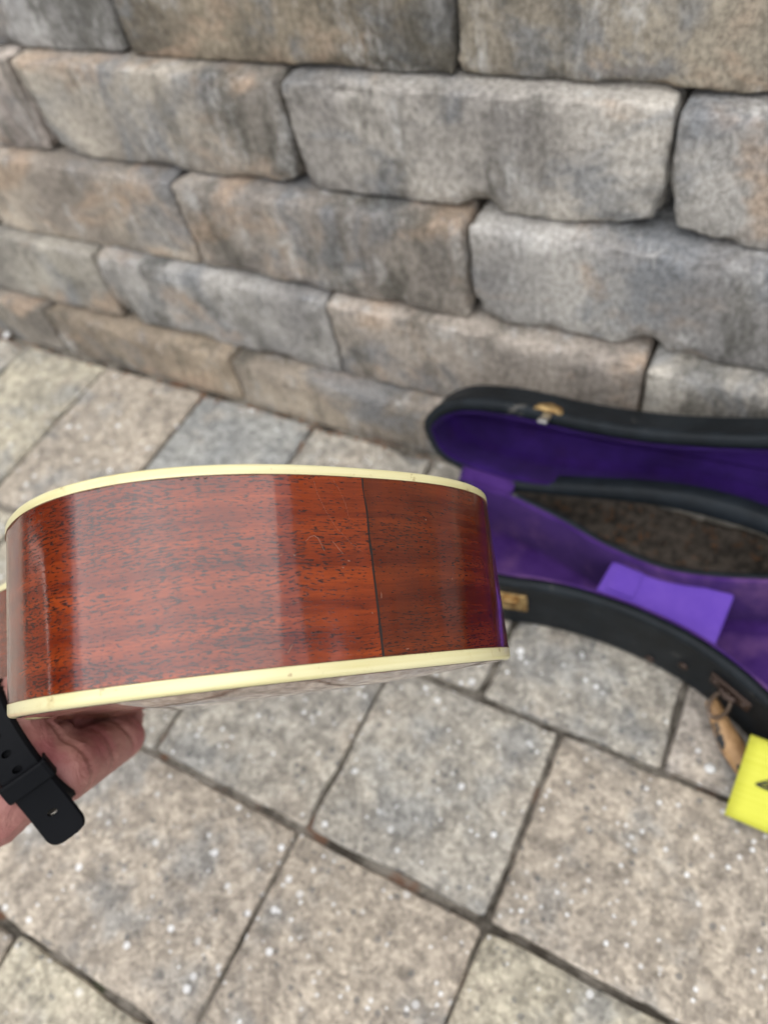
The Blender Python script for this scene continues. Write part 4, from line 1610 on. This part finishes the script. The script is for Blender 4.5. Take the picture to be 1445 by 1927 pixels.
# soil washed out behind the case
vs, fs = [], []
NX, NY = 110, 16
for i in range(NX + 1):
    for j in range(NY + 1):
        x = -0.225 + 0.56 * i / NX
        y = 0.388 + 0.064 * j / NY
        e = min(1.0, 4 * j / NY) * min(1.0, 6 * i / NX, 6 * (NX - i) / NX)
        z = -0.004 + e * (0.0125 + 0.006 * noise.noise(Vector((x * 45, y * 45, 1))) + 0.004 * noise.noise(Vector((x * 130, y * 130, 4))))
        vs.append((x, y, z))
for i in range(NX):
    for j in range(NY):
        a = i * (NY + 1) + j
        fs.append((a, a + NY + 1, a + NY + 2, a + 1))
soil = mesh_obj('soil', vs, fs, mat_noise("dark_leaf_soil", (0.03, 0.025, 0.020), (0.15, 0.12, 0.095), 110, 1.0, 0.8, 0.004), None, True)
tag(soil, 'dark crumbly soil between the case and the wall foot', 'soil', kind='stuff')

# ------------------------------------------------------------------ unseen trees added left of the patio to darken the lacquer reflection
M_BARK = mat_noise("tree_bark", (0.05, 0.04, 0.03), (0.12, 0.10, 0.08), 14, 1.0)
M_GREEN = mat_noise("tree_leaves", (0.035, 0.065, 0.02), (0.07, 0.11, 0.035), 1.5, 0.6, 0)


def tree_meshes(seed):
    rj_ = random.Random(seed)
    bmt = bmesh.new()
    tube(bmt, [Vector((0, 0, -0.1)), Vector((0.03, 0.02, 0.7)), Vector((0.0, 0.06, 1.5)), Vector((0.05, 0.0, 2.6))], [0.12, 0.09, 0.07, 0.02], 10)
    lobes = []
    for k in range(11):
        a = rj_.uniform(0, 6.28)
        rr = rj_.uniform(0.3, 1.1)
        c_ = Vector((rr * math.cos(a), rr * math.sin(a), rj_.uniform(1.0, 2.9)))
        lobes.append((c_, rj_.uniform(0.45, 0.75)))
        st = Vector((0.01, 0.04, min(c_.z - 0.2, 1.6)))
        tube(bmt, [st, lerp(st, c_, 0.5) + Vector((0, 0, 0.08)), c_], [0.045, 0.03, 0.01], 6)
    vs_, fs_ = [], []
    for k in range(16000):
        c_, r_ = rj_.choice(lobes)
        d_ = Vector((rj_.gauss(0, 1), rj_.gauss(0, 1), rj_.gauss(0, 1))).normalized()
        p_ = c_ + d_ * (r_ * rj_.uniform(0.55, 1.05))
        a1 = Vector((rj_.gauss(0, 1), rj_.gauss(0, 1), rj_.gauss(0, 1))).normalized()
        a2 = a1.cross(d_ + Vector((0.1, 0.2, 0.3))).normalized()
        l_ = rj_.uniform(0.04, 0.07)
        k0 = len(vs_)
        vs_ += [p_ - a1 * l_, p_ + a2 * l_ * 0.45, p_ + a1 * l_, p_ - a2 * l_ * 0.45]
        fs_.append((k0, k0 + 1, k0 + 2, k0 + 3))
    return bmt, vs_, fs_


for k, (x, y, sc_, lab) in enumerate(((-6.2, -1.4, 1.0, 'leafy green tree added out of view left of the patio, middle one'),
                                      (-5.4, 0.9, 0.85, 'leafy green tree added out of view nearest the wall line'),
                                      (-5.8, -2.7, 1.0, 'leafy green tree added out of view, second from the tallest'),
                                      (-5.6, -4.2, 1.1, 'tallest leafy green tree added out of view behind the camera'))):
    bmt, vs_, fs_ = tree_meshes(30 + k)
    tr = empty('reflection_tree', (x, y, -0.06))
    tr.scale = (sc_, sc_, sc_)
    bm_obj('trunk', bmt, M_BARK, tr, True)
    mesh_obj('crown', vs_, fs_, M_GREEN, tr)
    tag(tr, lab, 'tree', 'trees added for the lacquer reflection')
